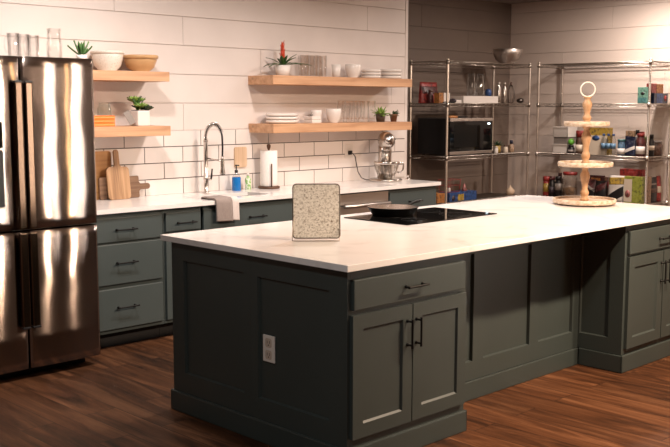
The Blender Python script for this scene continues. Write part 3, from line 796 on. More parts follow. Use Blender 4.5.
board('cutting_board', 'grey-brown paddle board lying on its long side with its handle sticking out', lowb, .018, 'board_dark', (.925, 3.245, H + .0005), -4.5)
board('cutting_board', 'pale striped wooden paddle board standing upright in front of the other boards', paddle(.185, .235, .042, .125, .028), .016, 'board_pale', (.895, 3.195, H + .0005), -8)
# tap
fa = thing('kitchen_tap', 'steel spring-coil kitchen tap behind the sink', 'tap', (1.668, 3.2, H), local=True)
MB().lathe([(0, 0), (.028, 0), (.028, .006), (.019, .010), (.019, .10), (.021, .104), (.021, .125), (.0165, .128), (.0165, .39), (.0185, .393), (.0185, .41), (0, .41)], n=20).build('column', 'steel', fa)
R_ = .104; ZC = .418
pts = [(0, 0, .40)] + [(0, -R_ + R_ * math.cos(a), ZC + R_ * 1.08 * math.sin(a)) for a in [PI * i / 20 for i in range(21)]] + [(0, -2 * R_ - .002, .36), (0, -2 * R_ + .002, .285)]
MB().tube(pts, .0075, 10).build('hose', 'blackplastic', fa)
mb = MB(); cp = []; N_ = 24; seg = pts[:19]
import itertools
P = [Vector(p) for p in seg]; total = sum((b - a).length for a, b in zip(P, P[1:])); turns = 21; steps = turns * 10
def along(s_):
    for a, b in zip(P, P[1:]):
        l = (b - a).length
        if s_ <= l: return a.lerp(b, s_ / l), (b - a).normalized()
        s_ -= l
    return P[-1], (P[-1] - P[-2]).normalized()
for i in range(steps + 1):
    q, tn = along(total * i / steps * .9999); nx = Vector((1, 0, 0)); nb = nx.cross(tn); a = 2 * PI * turns * i / steps
    cp.append(q + (nx * math.cos(a) + nb * math.sin(a)) * .0145)
mb.tube(cp, .0025, 5); mb.build('spring_coil', 'chrome', fa)
hd = MB().tube([(0, -.206, .292), (0, -.206, .27), (0, -.206, .20), (0, -.206, .165), (0, -.206, .150)], [.011, .014, .015, .021, .020], 14).build('spray_head', 'steel', fa)
MB().rod((0, 0, .27), (0, -.194, .255), .006, 8).build('docking_arm', 'steel', fa)
mb = MB(); mb.rod((.015, 0, .10), (.045, -.005, .105), .009, 10); lv = mb.build('valve', 'steel', fa)
MB().tube([(.043, -.005, .098), (.048, -.006, .13), (.054, -.008, .185)], [.008, .007, .0055], 8).build('lever', 'black', fa)
# towel draped over the worktop edge
tw = thing('dish_towel', 'grey dish towel with a pale stripe draped over the sink edge', 'towel', (1.44, 2.7, H), local=True)
def towel(x0, x1, name, m, ph):
    mb = MB(); bm = mb.bm
    prof = [(.13, -.004), (.127, .010), (.115, .0175), (.085, .0175), (.02, .0155), (-.026, .0145), (-.040, .0105), (-.047, .002), (-.049, -.02), (-.050, -.06), (-.051, -.10), (-.052, -.142), (-.052, -.150)]
    th = .010; nx = 10; rows = []
    for k, (y, z) in enumerate(prof):
        row_ = []
        for i in range(nx + 1):
            u = i / nx; x = x0 + (x1 - x0) * u + (.006 * (k - 6) / 6 if k > 6 else 0)
            wv = .0022 * math.sin(u * 6 + ph + k * .22)
            row_.append((x, y - abs(wv) if k > 7 else y, z + (abs(wv) if k < 6 else -.006 * u)))
        rows.append(row_)
    top = [[bm.verts.new(p) for p in r] for r in rows]; bot = []
    for k, r in enumerate(rows):
        a, b = prof[max(k - 1, 0)], prof[min(k + 1, len(prof) - 1)]
        ty, tz = b[0] - a[0], b[1] - a[1]; l = math.hypot(ty, tz); ny, nz = -tz / l, ty / l   # towards the slab
        if nz > 0 or (k > 6 and ny < 0): ny, nz = -ny, -nz
        bot.append([bm.verts.new((p[0], p[1] + ny * th, p[2] + nz * th)) for p in r])
    for A, flip in ((top, 0), (bot, 1)):
        for k in range(len(A) - 1):
            for i in range(nx):
                f = bm.faces.new((A[k][i], A[k][i + 1], A[k + 1][i + 1], A[k + 1][i])); f.smooth = True
    for k in range(len(top) - 1):
        for i in (0, nx): bm.faces.new((top[k][i], top[k + 1][i], bot[k + 1][i], bot[k][i]))
    for i in range(nx):
        for k in (0, len(top) - 1): bm.faces.new((top[k][i], top[k][i + 1], bot[k][i + 1], bot[k][i]))
    return mb.build(name, m, tw)
towel(-.10, .045, 'grey_cloth', 'towelgrey', 0); towel(.0455, .105, 'pale_stripe', 'towelpale', .9)
# soaps
s = thing('soap_bottle', 'clear pump bottle of blue dish soap behind the sink', 'bottle', (1.966, 3.2, H), local=True)
MB().lathe([(0, 0), (.034, 0), (.0355, .004), (.0355, .100), (.033, .108), (0, .108)], n=24).build('blue_soap', 'blueliquid', s)
MB().lathe([(.033, .1082), (.026, .124), (.013, .136), (.013, .142), (0, .142)], n=24).build('bottle_shoulder', 'clearplastic', s)
pm = MB().lathe([(0, .142), (.014, .142), (.014, .163), (.005, .165), (.005, .195), (.010, .196), (.010, .206), (0, .206)], n=14).build('pump', 'blackplastic', s)
MB().tube([(0, 0, .201), (.0, -.028, .203), (.0, -.034, .198)], .0042, 8).build('spout', 'blackplastic', pm)
s = thing('soap_bottle', 'small clear bottle with a green leaf label beside the blue soap', 'bottle', (2.088, 3.205, H), local=True)
MB().lathe([(0, 0), (.023, 0), (.0245, .004), (.0245, .088), (.012, .102), (.010, .112), (0, .112)], n=20).build('bottle_body', 'greenlabel', s)
MB().lathe([(0, .112), (.011, .112), (.011, .134), (0, .135)], n=14).build('cap', 'whiteplastic', s)
mb = MB(); mb.prism(rrect(-.063, .063, 0, .165, .016), -.006, .006, 'xz', .002)
solo(mb, 'hanging_board', 'tanboard', 'small pale tan board hung flat on the tiles above the soap bottles', 'board', (2.085, YW - .0165, 1.115))
# paper towels
s = thing('paper_towel_holder', 'dark wooden paper towel holder on the back worktop', 'holder', (2.292, 3.185, H), local=True)
MB().lathe([(0, 0), (.086, 0), (.090, .006), (.088, .016), (.080, .021), (0, .021)], n=36).build('base', 'dkwood', s)
MB().lathe([(0, .020), (.008, .020), (.008, .315), (.010, .318), (.016, .338), (.017, .350), (.010, .360), (0, .362)], n=16).build('post', 'dkwood', s)
MB().rod((-.037, -.078, .018), (-.037, -.078, .205), .0055, 8).build('side_rod', 'dkwood', s)
s2 = MB(); s2.lathe([(.020, 0), (.068, 0), (.070, .003), (.070, .284), (.068, .287), (.020, .287)], n=40)
bmesh.ops.delete(s2.bm, geom=[f for f in s2.bm.faces if len(f.verts) > 4], context='FACES')
# inner core wall
n = 40
s2.lathe([(.0195, .0), (.0195, .287)], n=n)
solo(s2, 'paper_towel_roll', 'papertowel', 'white roll of paper towels on the wooden holder', 'paper towel', (2.292, 3.185, H + .0215))
# wall outlet with plug
o_ = thing('power_outlet', 'white power outlet on the tiles with a black plug in it', 'outlet', (3.33, YW - .009, 1.145))
MB().box(3.28, 3.38, YW - .0165, YW - .0095, 1.145, 1.268, .002).build('cover_plate', 'whiteplastic', o_)
# mixer
mx = thing('stand_mixer', 'chrome stand mixer with a glass bowl at the end of the back worktop', 'mixer', (3.55, 3.05, H), rz=math.radians(-42), local=True)
MB().lathe([(0, 0), (.140, 0), (.146, .006), (.146, .018), (.135, .026), (0, .030)], n=40, sy=1.08).build('base', 'mixersteel', mx)
mb = MB()
for z, w, d, y in ((.02, .060, .058, .105), (.10, .054, .050, .105), (.19, .050, .045, .10), (.26, .052, .050, .09), (.30, .055, .06, .08)):
    pass
secs = [(.02, .068, .060, .100), (.09, .064, .050, .106), (.17, .060, .045, .106), (.24, .060, .048, .095), (.315, .062, .06, .075)]
bm = mb.bm; rings = []
for z, w, dd, y in secs:
    rings.append([bm.verts.new((w * math.copysign(abs(math.cos(2 * PI * i / 20)) ** .7, math.cos(2 * PI * i / 20)), y + dd * math.copysign(abs(math.sin(2 * PI * i / 20)) ** .7, math.sin(2 * PI * i / 20)), z)) for i in range(20)])
for a, b in zip(rings, rings[1:]):
    for i in range(20):
        f = bm.faces.new((a[i], a[(i + 1) % 20], b[(i + 1) % 20], b[i])); f.smooth = True
bm.faces.new(list(reversed(rings[0]))); bm.faces.new(rings[-1])
mb.build('column', 'mixersteel', mx)
mb = MB()
mb.lathe([(0, -.175), (.030, -.173), (.052, -.160), (.066, -.120), (.073, -.04), (.074, .04), (.068, .11), (.05, .15), (.025, .165), (0, .167)], (0, -.01, .365), 28, axis='y', sx=1., sy=1.05)
hd = mb.build('motor_head', 'mixersteel', mx)
MB().lathe([(0, .165), (.026, .168), (.030, .172), (.026, .178), (0, .180)], (0, -.01, .372), 20, axis='y').build('hub_cap', 'steel', hd)
MB().lathe([(0, 0), (.005, .0), (.030, -.004), (.030, -.03), (0, -.032)], (0, -.085, .302), 20).build('planetary', 'steel', hd)
MB().rod((.07, .02, .375), (.088, .02, .375), .008, 10).build('speed_knob', 'blackplastic', hd)
MB().tube([(0, -.085, .27), (0, -.085, .20), (.03, -.085, .15), (.022, -.085, .085), (0, -.085, .068), (-.022, -.085, .085), (-.03, -.085, .15), (0, -.085, .20)], .006, 8).build('beater', 'steel', hd)
BW = (0, -.055, .0305)
bw = MB().lathe([(0, 0), (.050, 0), (.055, .008), (.088, .045), (.108, .10), (.112, .150), (.107, .150), (.103, .10), (.084, .05), (.048, .014), (0, .012)], BW, n=36).build('glass_bowl', 'mixglass', mx)
MB().lathe([(.1125, .128), (.1145, .130), (.1145, .146), (.1125, .148)], BW, n=36).build('rim_band', 'chrome', bw)
MB().tube([(x, BW[1], BW[2] + z) for x, z in ((.112, .135), (.140, .140), (.152, .115), (.147, .07), (.125, .05), (.096, .055))], .008, 10).build('handle', 'chrome', bw)
ml = Matrix.Translation(mx.location) @ Matrix.Rotation(mx.rotation_euler.z, 4, 'Z'); mli = ml.inverted()
cd = MB().tube([mli @ Vector(p) for p in ((3.33, 3.285, 1.195), (3.342, 3.255, 1.185), (3.36, 3.25, 1.16), (3.385, 3.255, 1.09), (3.40, 3.25, 1.02), (3.43, 3.235, .965), (3.465, 3.21, .948), (3.53, 3.175, .947), (3.60, 3.14, .9475), (3.63, 3.11, .958))], .0045, 8).build('power_cord', 'cord', mx)
mb = MB(); mb.box(3.312, 3.348, 3.268, 3.293, 1.176, 1.212, .005, 2); mb.bm.transform(mli); mb.build('plug', 'blackplastic', cd)
mb = MB(); mb.lathe([(0, 0), (.022, 0), (.022, .010), (.010, .014), (.010, .030), (.014, .034), (.014, .044), (0, .046)], n=14)
solo(mb, 'bottle_stopper', 'chrome', 'small chrome stopper standing at the free end of the back worktop', 'stopper', (3.825, 3.03, H))

# ------------------------------------------------------------------ island things
sg = thing('metal_sign', 'rusty galvanised metal plate with rounded corners standing on the island', 'sign', (.4495, .6685, H), rz=math.radians(-42), local=True)
tilt = math.radians(13)
def T(u, v, d):   # plate frame leaning back
    return (u, d * math.cos(tilt) + v * math.sin(tilt), v * math.cos(tilt) - d * math.sin(tilt) + .012)
poly = rrect(-.117, .117, .0, .272, .016)
def plate(mb, poly, d0, d1):
    bm = mb.bm; a = [bm.verts.new(T(u, v, d0)) for u, v in poly]; b = [bm.verts.new(T(u, v, d1)) for u, v in poly]; n = len(poly)
    bm.faces.new(a); bm.faces.new(list(reversed(b)))
    for i in range(n): bm.faces.new((a[i], b[i], b[(i + 1) % n], a[(i + 1) % n]))
mb = MB(); plate(mb, poly, -.003, .003); mb.build('plate', 'rustgalv', sg)
MB().tube([T(u, v, 0) for u, v in rrect(-.118, .118, -.001, .273, .017)], .0042, 6, closed=True).build('rolled_rim', 'galvedge', sg)
mb = MB()
mb.tube([(-.112, .02, .125), (-.116, .0, .11), (-.122, -.035, .02), (-.122, -.045, .003), (-.105, -.052, .003), (.098, -.052, .003), (.113, -.045, .003), (.114, -.02, .018), (.112, .008, .055)], .0022, 6)
mb.tube([(.03, .045, .20), (.03, .13, .003), (-.03, .13, .003), (-.03, .045, .20)], .0022, 6)
mb.build('wire_easel', 'wire', sg)
tr = thing('tiered_tray', 'three-tier round wooden tray with a ring on top standing on the island', 'tray', (3.025, .708, H), local=True)
def tier(z, r, nm):
    o = MB().lathe([(0, z), (r - .010, z), (r - .008, z + .004), (r - .008, z + .012), (0, z + .012)], n=48).build(nm, 'traywood', tr)
    mb = MB(); mb.lathe([(r - .010, z - .004), (r, z - .002), (r + .002, z + .013), (r, z + .027), (r - .008, z + .028), (r - .010, z + .025), (r - .011, z + .006)], n=48)
    bmesh.ops.delete(mb.bm, geom=[f for f in mb.bm.faces if len(f.verts) > 4], context='FACES')
    mb.build('rim', 'traywhite', o)
tier(.014, .212, 'bottom_tray'); tier(.266, .184, 'middle_tray'); tier(.540, .151, 'top_tray')
def spind(z0, z1, big):
    L = z1 - z0
    return [(0, z0), (.028, z0), (.029, z0 + L * .06), (.020, z0 + L * .10), (.027, z0 + L * .17), (.030, z0 + L * .22), (.026, z0 + L * .28), (.019, z0 + L * .34), (.022, z0 + L * .48), (.030, z0 + L * .62), (.0335, z0 + L * .70), (.030, z0 + L * .78), (.020, z0 + L * .87), (.019, z0 + L * .92), (.027, z0 + L * .95), (.027, z0 + L), (0, z0 + L)]
for z0, z1 in ((.026, .264), (.278, .538), (.552, .737)):
    MB().lathe(spind(z0, z1, 1), n=24).build('spindle', 'traywood', tr)
a_ = math.radians(-45)
MB().tube([(.049 * math.cos(2 * PI * i / 36) * math.cos(a_), .049 * math.cos(2 * PI * i / 36) * math.sin(a_), 0.785 + .049 * math.sin(2 * PI * i / 36)) for i in range(36)], .0052, 8, closed=True).build('ring', 'ceramic', tr)
for i in range(4):
    a = PI / 4 + i * PI / 2 + .2
    MB().lathe([(0, 0), (.014, 0), (.018, .005), (.014, .0095), (0, .010)], (.17 * math.cos(a), .17 * math.sin(a), 0), 14).build('foot', 'traywood', tr)

# ------------------------------------------------------------------ wire shelving units
post_me = None
def wire_unit(label, x0, x1, y0, y1, levels, top):
    global post_me
    u = thing('wire_shelving_unit', label, 'shelving unit', ((x0 + x1) / 2, (y0 + y1) / 2, 0), group='chrome wire shelving units')
    prof = [(0, .012), (.0127, .012)]; z = .04
    while z < top - .03:
        prof += [(.0127, z), (.0112, z + .0015), (.0112, z + .0045), (.0127, z + .006)]; z += .0254
    prof += [(.0127, top - .012), (.0138, top - .012), (.0138, top), (.010, top + .004), (0, top + .004)]
    mb = MB().lathe(prof, n=10, smooth=False); me = None
    for k, (x, y) in enumerate(((x0, y0), (x1, y0), (x0, y1), (x1, y1))):
        if me is None:
            ob = mb.build('post', 'wirechrome', u); me = ob.data
            ft = MB().lathe([(0, 0), (.016, 0), (.016, .006), (.006, .010), (.006, .03), (0, .03)], n=10).build('foot', 'blackplastic', ob); fme = ft.data
            for q in (ob, ft):
                q.data.transform(Matrix.Translation(Vector(u['_org'])))
        else:
            ob = bpy.data.objects.new('post', me); COL.objects.link(ob); ob.parent = u
            ft = bpy.data.objects.new('foot', fme); COL.objects.link(ft); ft.parent = ob
        ob.location = (x - u.location.x, y - u.location.y, 0)
    for z in levels:
        mb = MB(); r = .0036; h = .032
        for zz in (z, z - h):
            for a, b in (((x0, y0), (x1, y0)), ((x0, y1), (x1, y1)), ((x0, y0), (x0, y1)), ((x1, y0), (x1, y1))):
                mb.rod((*a, zz), (*b, zz), r, 6)
        # zigzag truss on the four sides
        for a, b in (((x0, y0), (x1, y0)), ((x0, y1), (x1, y1)), ((x0, y0), (x0, y1)), ((x1, y0), (x1, y1))):
            L = math.hypot(b[0] - a[0], b[1] - a[1]); n = max(4, int(L / .034)) // 2 * 2
            mb.tube([(a[0] + (b[0] - a[0]) * i / n, a[1] + (b[1] - a[1]) * i / n, z - (h if i % 2 else 0)) for i in range(n + 1)], .0028, 4)
        # surface wires and cross supports
        long_x = (x1 - x0) > (y1 - y0)
        A0, A1, B0, B1 = (x0, x1, y0, y1) if long_x else (y0, y1, x0, x1)
        P3 = (lambda a, b, z_: (a, b, z_)) if long_x else (lambda a, b, z_: (b, a, z_))
        n = int((A1 - A0) / .027)
        for i in range(1, n): mb.rod(P3(A0 + (A1 - A0) * i / n, B0, z + .002), P3(A0 + (A1 - A0) * i / n, B1, z + .002), .0017, 4)
        for k in (.25, .5, .75): mb.rod(P3(A0, B0 + (B1 - B0) * k, z - .001), P3(A1, B0 + (B1 - B0) * k, z - .001), .0026, 5)
        for x in (x0, x1):
            for y in (y0, y1): mb.lathe([(.0130, z - .034), (.0190, z - .034), (.0175, z + .010), (.0130, z + .010)], (x, y, 0), 10)
        mb.build('wire_shelf', 'wireshelf', u)
    return u
U1 = (4.87, 6.296, 3.43, 3.92); U2 = (6.30, 6.765, 1.995, 3.315)
LV = (.16, .610, 1.092, 1.632, 2.058)
wire_unit('chrome wire shelving unit in the recess, holding the microwave', *U1, LV, 2.075)
wire_unit('chrome wire shelving unit of groceries along the shiplap side wall', *U2, LV, 2.082)
S1, S2, S3, S4 = .610 + .0042, 1.092 + .0042, 1.632 + .0042, 2.058 + .0042

# things on the recess unit
mw = thing('microwave', 'black microwave oven with steel strips on the recess shelving', 'microwave', (5.32, 3.7, S2), local=True)
MB().box(-.355, .365, -.205, .20, .012, .385, .006, 2).build('body', 'blackplastic', mw)
d = MB().box(-.355, .365, -.232, -.2055, .046, .352, .003, 2).build('door', 'blackglass', mw)
MB().box(-.29, .10, -.2335, -.2315, .085, .315, .002).build('window', 'ovenwindow', d)
MB().box(-.355, .365, -.234, -.2055, .354, .385, .003, 2).build('top_strip', 'steelrough', mw)
MB().box(-.355, .365, -.234, -.2055, .012, .044, .003, 2).build('bottom_strip', 'steelrough', mw)
MB().box(.277, .318, -.2345, -.2318, .318, .334).build('clock_display', 'display', mw)
mb = MB()
for x in (-.3, .3):
    for y in (-.16, .16): mb.lathe([(0, 0), (.018, 0), (.018, .0125), (0, .0125)], (x, y, 0), 10)
mb.build('feet', 'blackplastic', mw)
kn = thing('knife', 'knife with an orange handle lying on the microwave', 'knife', (5.0, 3.505, S2 + .386), rz=math.radians(-3), local=True)
MB().tube([(-.03, 0, .014), (.03, 0, .016), (.09, 0, .014), (.12, 0, .013)], [.010, .0135, .0125, .010], 10).build('handle', 'p_orange', kn)
MB().prism([(.12, .004), (.30, .010), (.26, .024), (.12, .024)], -.002, .002, 'xz').build('blade', 'p_black', kn)
solo(MB().lathe(bowl_prof(.160, .160, .4, .004), n=40), 'mixing_bowl', 'steelrough', 'large steel bowl on the very top of the recess shelving', 'bowl', (6.065, 3.57, S4))

def boxi(name, label, cat, loc, sx, sy, sz, m, face=None, rz=0., group=None, side='y', emblem=None):
    """cardboard carton with a printed front; loc is the centre of its base"""
    t = thing(name, label, cat, loc, rz, group, local=True)
    b = MB().box(-sx / 2, sx / 2, -sy / 2, sy / 2, 0, sz, .002).build('carton', m, t)
    if face:
        fm, u0, u1, v0, v1 = face
        mb = MB()
        if side == 'y': mb.box(sx * (u0 - .5), sx * (u1 - .5), -sy / 2 - .0012, -sy / 2 - .0002, sz * v0, sz * v1)
        else: mb.box(-sx / 2 - .0012, -sx / 2 - .0002, sy * (.5 - u1), sy * (.5 - u0), sz * v0, sz * v1)
        mb.build('printed_panel', fm, b)
    if emblem:
        em, u, v, r, e = emblem; mb = MB()
        if side == 'y': mb.lathe([(0, .0014), (r, .0014), (r, .0024), (0, .0024)], (sx * (u - .5), -sy / 2, sz * v), 20, axis='y', sx=1, sy=e)
        else: mb.lathe([(0, -.0024), (r, -.0024), (r, -.0014), (0, -.0014)], (-sx / 2, sy * (.5 - u), sz * v), 20, axis='x', sx=1, sy=e)
        mb.build('round_print', em, b)
    return t
def jar(name, label, cat, loc, r, h, body, cap=None, caph=.02, neck=.7, label_m=None, lv=(.2, .6), group=None, n=20, sh=.82):
    t = thing(name, label, cat, loc, 0, group, local=True)
    hb = h - (caph if cap else 0)
    b = MB().lathe([(0, 0), (r * .94, 0), (r, .004), (r, hb * sh), (r * neck, hb * .95), (r * neck, hb), (0, hb)], n=n).build('container', body, t)
    if cap: MB().lathe([(0, hb), (r * neck * 1.12, hb), (r * neck * 1.12, h - .002), (r * neck * 1.0, h), (0, h)], n=n).build('cap', cap, t)
    if label_m: MB().lathe([(r + .0002, hb * lv[0]), (r + .0014, hb * lv[0]), (r + .0014, hb * lv[1]), (r + .0002, hb * lv[1])], n=n).build('paper_label', label_m, b)
    return t
def pouch(name, label, loc, w, h, d, m, bands=(), rz=0., cat='bag'):
    """stand-up snack bag, front faces local -Y; bands: (mat, v0, v1, slant)"""
    t = thing(name, label, cat, loc, rz, None, local=True)
    def sect(v):
        k = 1 - .9 * max(0, (v - .45) / .55) ** 1.2
        return w * (1 - .05 * math.sin(v * PI)), d * k
    def shell(mb, v0, v1, off, slant=0., u0=-1., u1=1., n=10, nu=8):
        bm = mb.bm; fr_, bk_ = [], []
        for j in range(n + 1):
            rf, rb = [], []
            for i in range(nu + 1):
                u = u0 + (u1 - u0) * i / nu
                v = v0 + (v1 - v0) * j / n
                v = min(1, max(0, v + slant * u * (1 if 0 < j else 1)))
                ww, dd = sect(v); y = dd / 2 * max(.05, 1 - u * u * .85) ** .5
                rf.append(bm.verts.new((u * ww / 2, -y - off, v * h))); rb.append(bm.verts.new((u * ww / 2, (y if not off else -y), v * h)))
            fr_.append(rf); bk_.append(rb)
        for A in (fr_, bk_):
            for j in range(n):
                for i in range(nu):
                    f = bm.faces.new((A[j][i], A[j][i + 1], A[j + 1][i + 1], A[j + 1][i])); f.smooth = True
        for j in range(n):
            for i in (0, nu): bm.faces.new((fr_[j][i], fr_[j + 1][i], bk_[j + 1][i], bk_[j][i]))
        for i in range(nu):
            for j in (0, n): bm.faces.new((fr_[j][i], fr_[j][i + 1], bk_[j][i + 1], bk_[j][i]))
    mb = MB(); shell(mb, 0, 1, 0); b = mb.build('bag_body', m, t)
    for bmn, v0, v1, sl in bands:
        mb = MB(); shell(mb, v0, v1, .0016, sl, -.92, .92); mb.build('printed_panel', bmn, b)
    return t

# second level (S3) of the recess unit
pouch('snack_bag', 'red crinkled bag at the back of the recess shelf above the microwave', (4.985, 3.78, S3), .27, .215, .09, 'p_red', [('p_darkred', .45, .8, 0)])
jar('jar', 'dark jar beside the orange and white carton', 'jar', (4.925, 3.70, S3), .028, .135, 'p_darkred', 'p_brown', .02)
boxi('carton', 'orange and white carton on the recess shelf above the microwave', 'box', (4.99, 3.60, S3), .17, .07, .105, 'p_orange', ('p_white', .42, 1., .0, 1.))
mb = MB(); mb.tube([(-.03, 0, .008), (.0, 0, .010), (.10, .0, .010)], [.004, .006, .006], 8)
solo(mb, 'marker_pen', 'p_black', 'black pen lying in front of the orange and white carton', 'pen', (4.96, 3.53, S3), rz=-.5)
mb = MB(); mb.blob((0, 0, .024), .06, 3, (.5, .8, .4), .05)
solo(mb, 'folded_cloth', 'p_purple', 'dark crumpled cloth near the front corner post of the recess shelving', 'cloth', (5.10, 3.55, S3))
boxi('storage_box', 'wide flat white box lying on the recess shelf, two glass jars on it', 'box', (5.545, 3.63, S3), .60, .22, .075, 'p_white')
boxi('storage_box', 'thin white tray at the near end of the flat white box', 'tray', (5.19, 3.63, S3), .10, .18, .034, 'p_white')
jr = None
for k, (x, lab) in enumerate(((5.53, 'clear glass jug in the middle of the flat white box'), (5.685, 'clear glass jug right beside the dark blue cap on the flat white box'))):
    if jr is None: jr = lath('glass_jug', [(0, 0), (.052, 0), (.055, .005), (.050, .10), (.040, .19), (.043, .235), (.038, .235), (.035, .19), (.045, .10), (.048, .012), (0, .01)], 'clearplastic', lab, 'jug', (x, 3.64, S3 + .0755), 'glass jugs on the flat white box', 24)
    else: dup(jr, (x, 3.64, S3 + .0755), lab)
lath('cap', [(0, 0), (.034, 0), (.036, .05), (.028, .075), (0, .08)], 'p_blue', 'dark blue cap on the end of the flat white box', 'cap', (5.80, 3.62, S3 + .0755))
jc = None
for k, (x, lab) in enumerate(((5.965, 'slim silver bottle beside the flat white box'), (6.07, 'slim silver bottle beside the dark whisks'))):
    jc = jar('metal_bottle', lab, 'bottle', (x, 3.60, S3), .024, .225, 'steel', 'steelrough', .03, neck=.55, group='slim silver bottles')
wk = thing('whisk', 'dark balloon whisk standing on end at the far end of the recess shelf', 'whisk', (6.19, 3.60, S3), local=True)
mb = MB()
for i in range(5):
    a = PI * i / 5
    mb.tube([(math.cos(a) * r, math.sin(a) * r, z) for r, z in ((.012, .20), (.035, .14), (.045, .07), (.028, .012), (0, .003), (-.028, .012), (-.045, .07), (-.035, .14), (-.012, .20))], .0025, 5)
mb.build('wires', 'steel_dark', wk); MB().tube([(0, 0, .19), (0, 0, .22), (0, 0, .235)], [.012, .012, .008], 8).build('handle', 'p_brown', wk)
mb = MB(); mb.blob((0, 0, .030), .042, 2, (1.1, 1, .7), .06)
solo(mb, 'measuring_cup', 'steel_dark', 'small dark metal cup lying beside the whisk', 'cup', (6.24, 3.51, S3))
# microwave level, right end
p = thing('potted_plant', 'tiny green plant in a yellow pot beside the microwave', 'plant', (5.87, 3.53, S2), local=True)
MB().lathe(pot_prof(.028, .036, .085), n=20).build('pot', 'p_yellow', p)
mb = MB()
for i in range(20):
    a = i * 2.4; el = .2 + .05 * i; mb.leaf((0, 0, .078), (math.cos(a) * math.cos(el), math.sin(a) * math.cos(el), math.sin(el)), .075, .02, droop=.3, n=4)
mb.build('foliage', 'leafdark', p)
jar('jar', 'small white jar between the microwave and the yellow pot', 'jar', (5.80, 3.50, S2), .022, .075, 'p_white', 'p_white', .015)
jar('spice_jar', 'small spice jar with a cream body next to the yellow pot', 'jar', (6.015, 3.53, S2), .027, .085, 'p_cream', 'p_brown', .016)
jar('spice_jar', 'dark-capped sauce bottle at the far end of the microwave shelf', 'bottle', (6.12, 3.53, S2), .032, .135, 'p_tan', 'p_navy', .04, neck=.5)
# lowest visible level
boxi('carton', 'long blue carton with a yellow print on the low recess shelf', 'box', (5.27, 3.60, S1), .46, .16, .095, 'p_blue', ('p_yellow', .30, .52, .08, .78), emblem=('p_purple', .14, .4, .03, 1))
boxi('carton', 'orange carton at the front corner of the low recess shelf', 'box', (4.915, 3.60, S1), .12, .14, .10, 'p_orange')
bk = thing('wire_basket', 'small red wire basket on the blue carton', 'basket', (5.16, 3.62, S1 + .0955), local=True)
mb = MB()
for z, k in ((.002, .85), (.07, .93), (.13, 1.)):
    mb.tube([(x * k, y * k, z) for x, y in rrect(-.12, .12, -.07, .07, .02)], .0022, 5, closed=True)
for x, y in rrect(-.12, .12, -.07, .07, .02, 3): mb.rod((x * .85, y * .85, .002), (x, y, .13), .0016, 4)
mb.build('basket_frame', 'p_red', bk)
jar('jar', 'tiny white jar inside the red wire basket', 'jar', (5.125, 3.60, S1 + .1005), .018, .055, 'p_white', 'p_pink', .012)
mb = MB().lathe([(0, 0), (.032, 0), (.020, .03), (.006, .075), (0, .08)], n=14)
solo(mb, 'party_cone', 'p_pink', 'small pink cone standing on the blue carton beyond the basket', 'ornament', (5.36, 3.58, S1 + .0955))
mb = MB(); mb.lathe([(0, 0), (.030, .003), (.048, .03), (.046, .06), (.022, .085), (.008, .10), (.003, .115), (0, .116)], n=20)
solo(mb, 'onion', 'p_onion', 'single pale onion at the far end of the low recess shelf', 'onion', (6.15, 3.55, S1))

# groceries on the side-wall unit: fronts face -X
XF = 6.36
R90 = -PI / 2      # local -Y turned to world -X
def gbox(name, label, y, sy, sz, z, m, face=None, sx=.09, x=None, emblem=None):
    return boxi(name, label, 'box', ((x if x else XF + sx / 2), y, z), sx, sy, sz, m, face, side='x', emblem=emblem)
gbox('carton', 'pale green carton with a dark print near the front post, second shelf', 2.093, .115, .165, S3, 'p_green', ('p_teal', .1, .9, .05, .35), sx=.06, x=6.375, emblem=('p_black', .5, .62, .022, .7))
boxi('carton', 'flat dark blue carton lying across the open end of the second grocery shelf', 'box', (6.58, 2.085, S3), .29, .14, .104, 'p_navy', ('p_blue', .2, .62, .05, .95), emblem=('p_red', .82, .5, .03, 1))
boxi('carton', 'red carton standing on the flat blue carton', 'box', (6.475, 2.07, S3 + .1045), .10, .06, .098, 'p_red')
boxi('carton', 'orange carton standing on the flat blue carton', 'box', (6.60, 2.07, S3 + .1045), .14, .06, .094, 'p_orange')
tr2 = None
for k, (z, lab) in enumerate(((S2, 'lower of two white storage bins on the grocery shelf'), (S2 + .172, 'upper white storage bin, raised on a grey bin'))):
    t = thing('storage_bin', lab, 'bin', (6.50, 3.085, z), 0, 'white storage bins', local=True)
    hh = .10 if k == 0 else .115
    mb = MB(); w, l, th = .10, .09, .004
    mb.box(-w, w, -l, l, 0, th); mb.box(-w, -w + th, -l, l, 0, hh); mb.box(w - th, w, -l, l, 0, hh); mb.box(-w, w, -l, -l + th, 0, hh); mb.box(-w, w, l - th, l, 0, hh)
    mb.box(-w - .006, -w, -l - .006, l + .006, hh - .010, hh)
    mb.build('bin_body', 'p_white', t)
boxi('storage_bin', 'grey bin between the two white storage bins', 'bin', (6.50, 3.085, S2 + .1005), .19, .17, .071, 'p_grey')
mb = MB().blob((0, 0, .036), .037, 2)
solo(mb, 'lime', 'lime_green', 'green lime resting beside the white bins', 'lime', (6.42, 2.955, S2 + .09))
jar('bottle', 'short dark bottle under the green lime', 'bottle', (6.42, 2.955, S2), .038, .0895, 'p_black', 'p_black', .02, label_m='p_grey')
jar('sauce_bottle', 'sauce bottle with a red cap beside the tray spindle', 'bottle', (6.42, 2.85, S2), .043, .25, 'p_brown', 'p_red', .07, neck=.9, label_m='p_cream', lv=(.15, .55))
gbox('carton', 'tall yellow carton with a pale panel and round blue print', 2.60, .25, .285, S2, 'p_yellow', ('p_cream', .12, .95, .0, .72), emblem=('p_blue', .42, .62, .045, .62))
wb = None
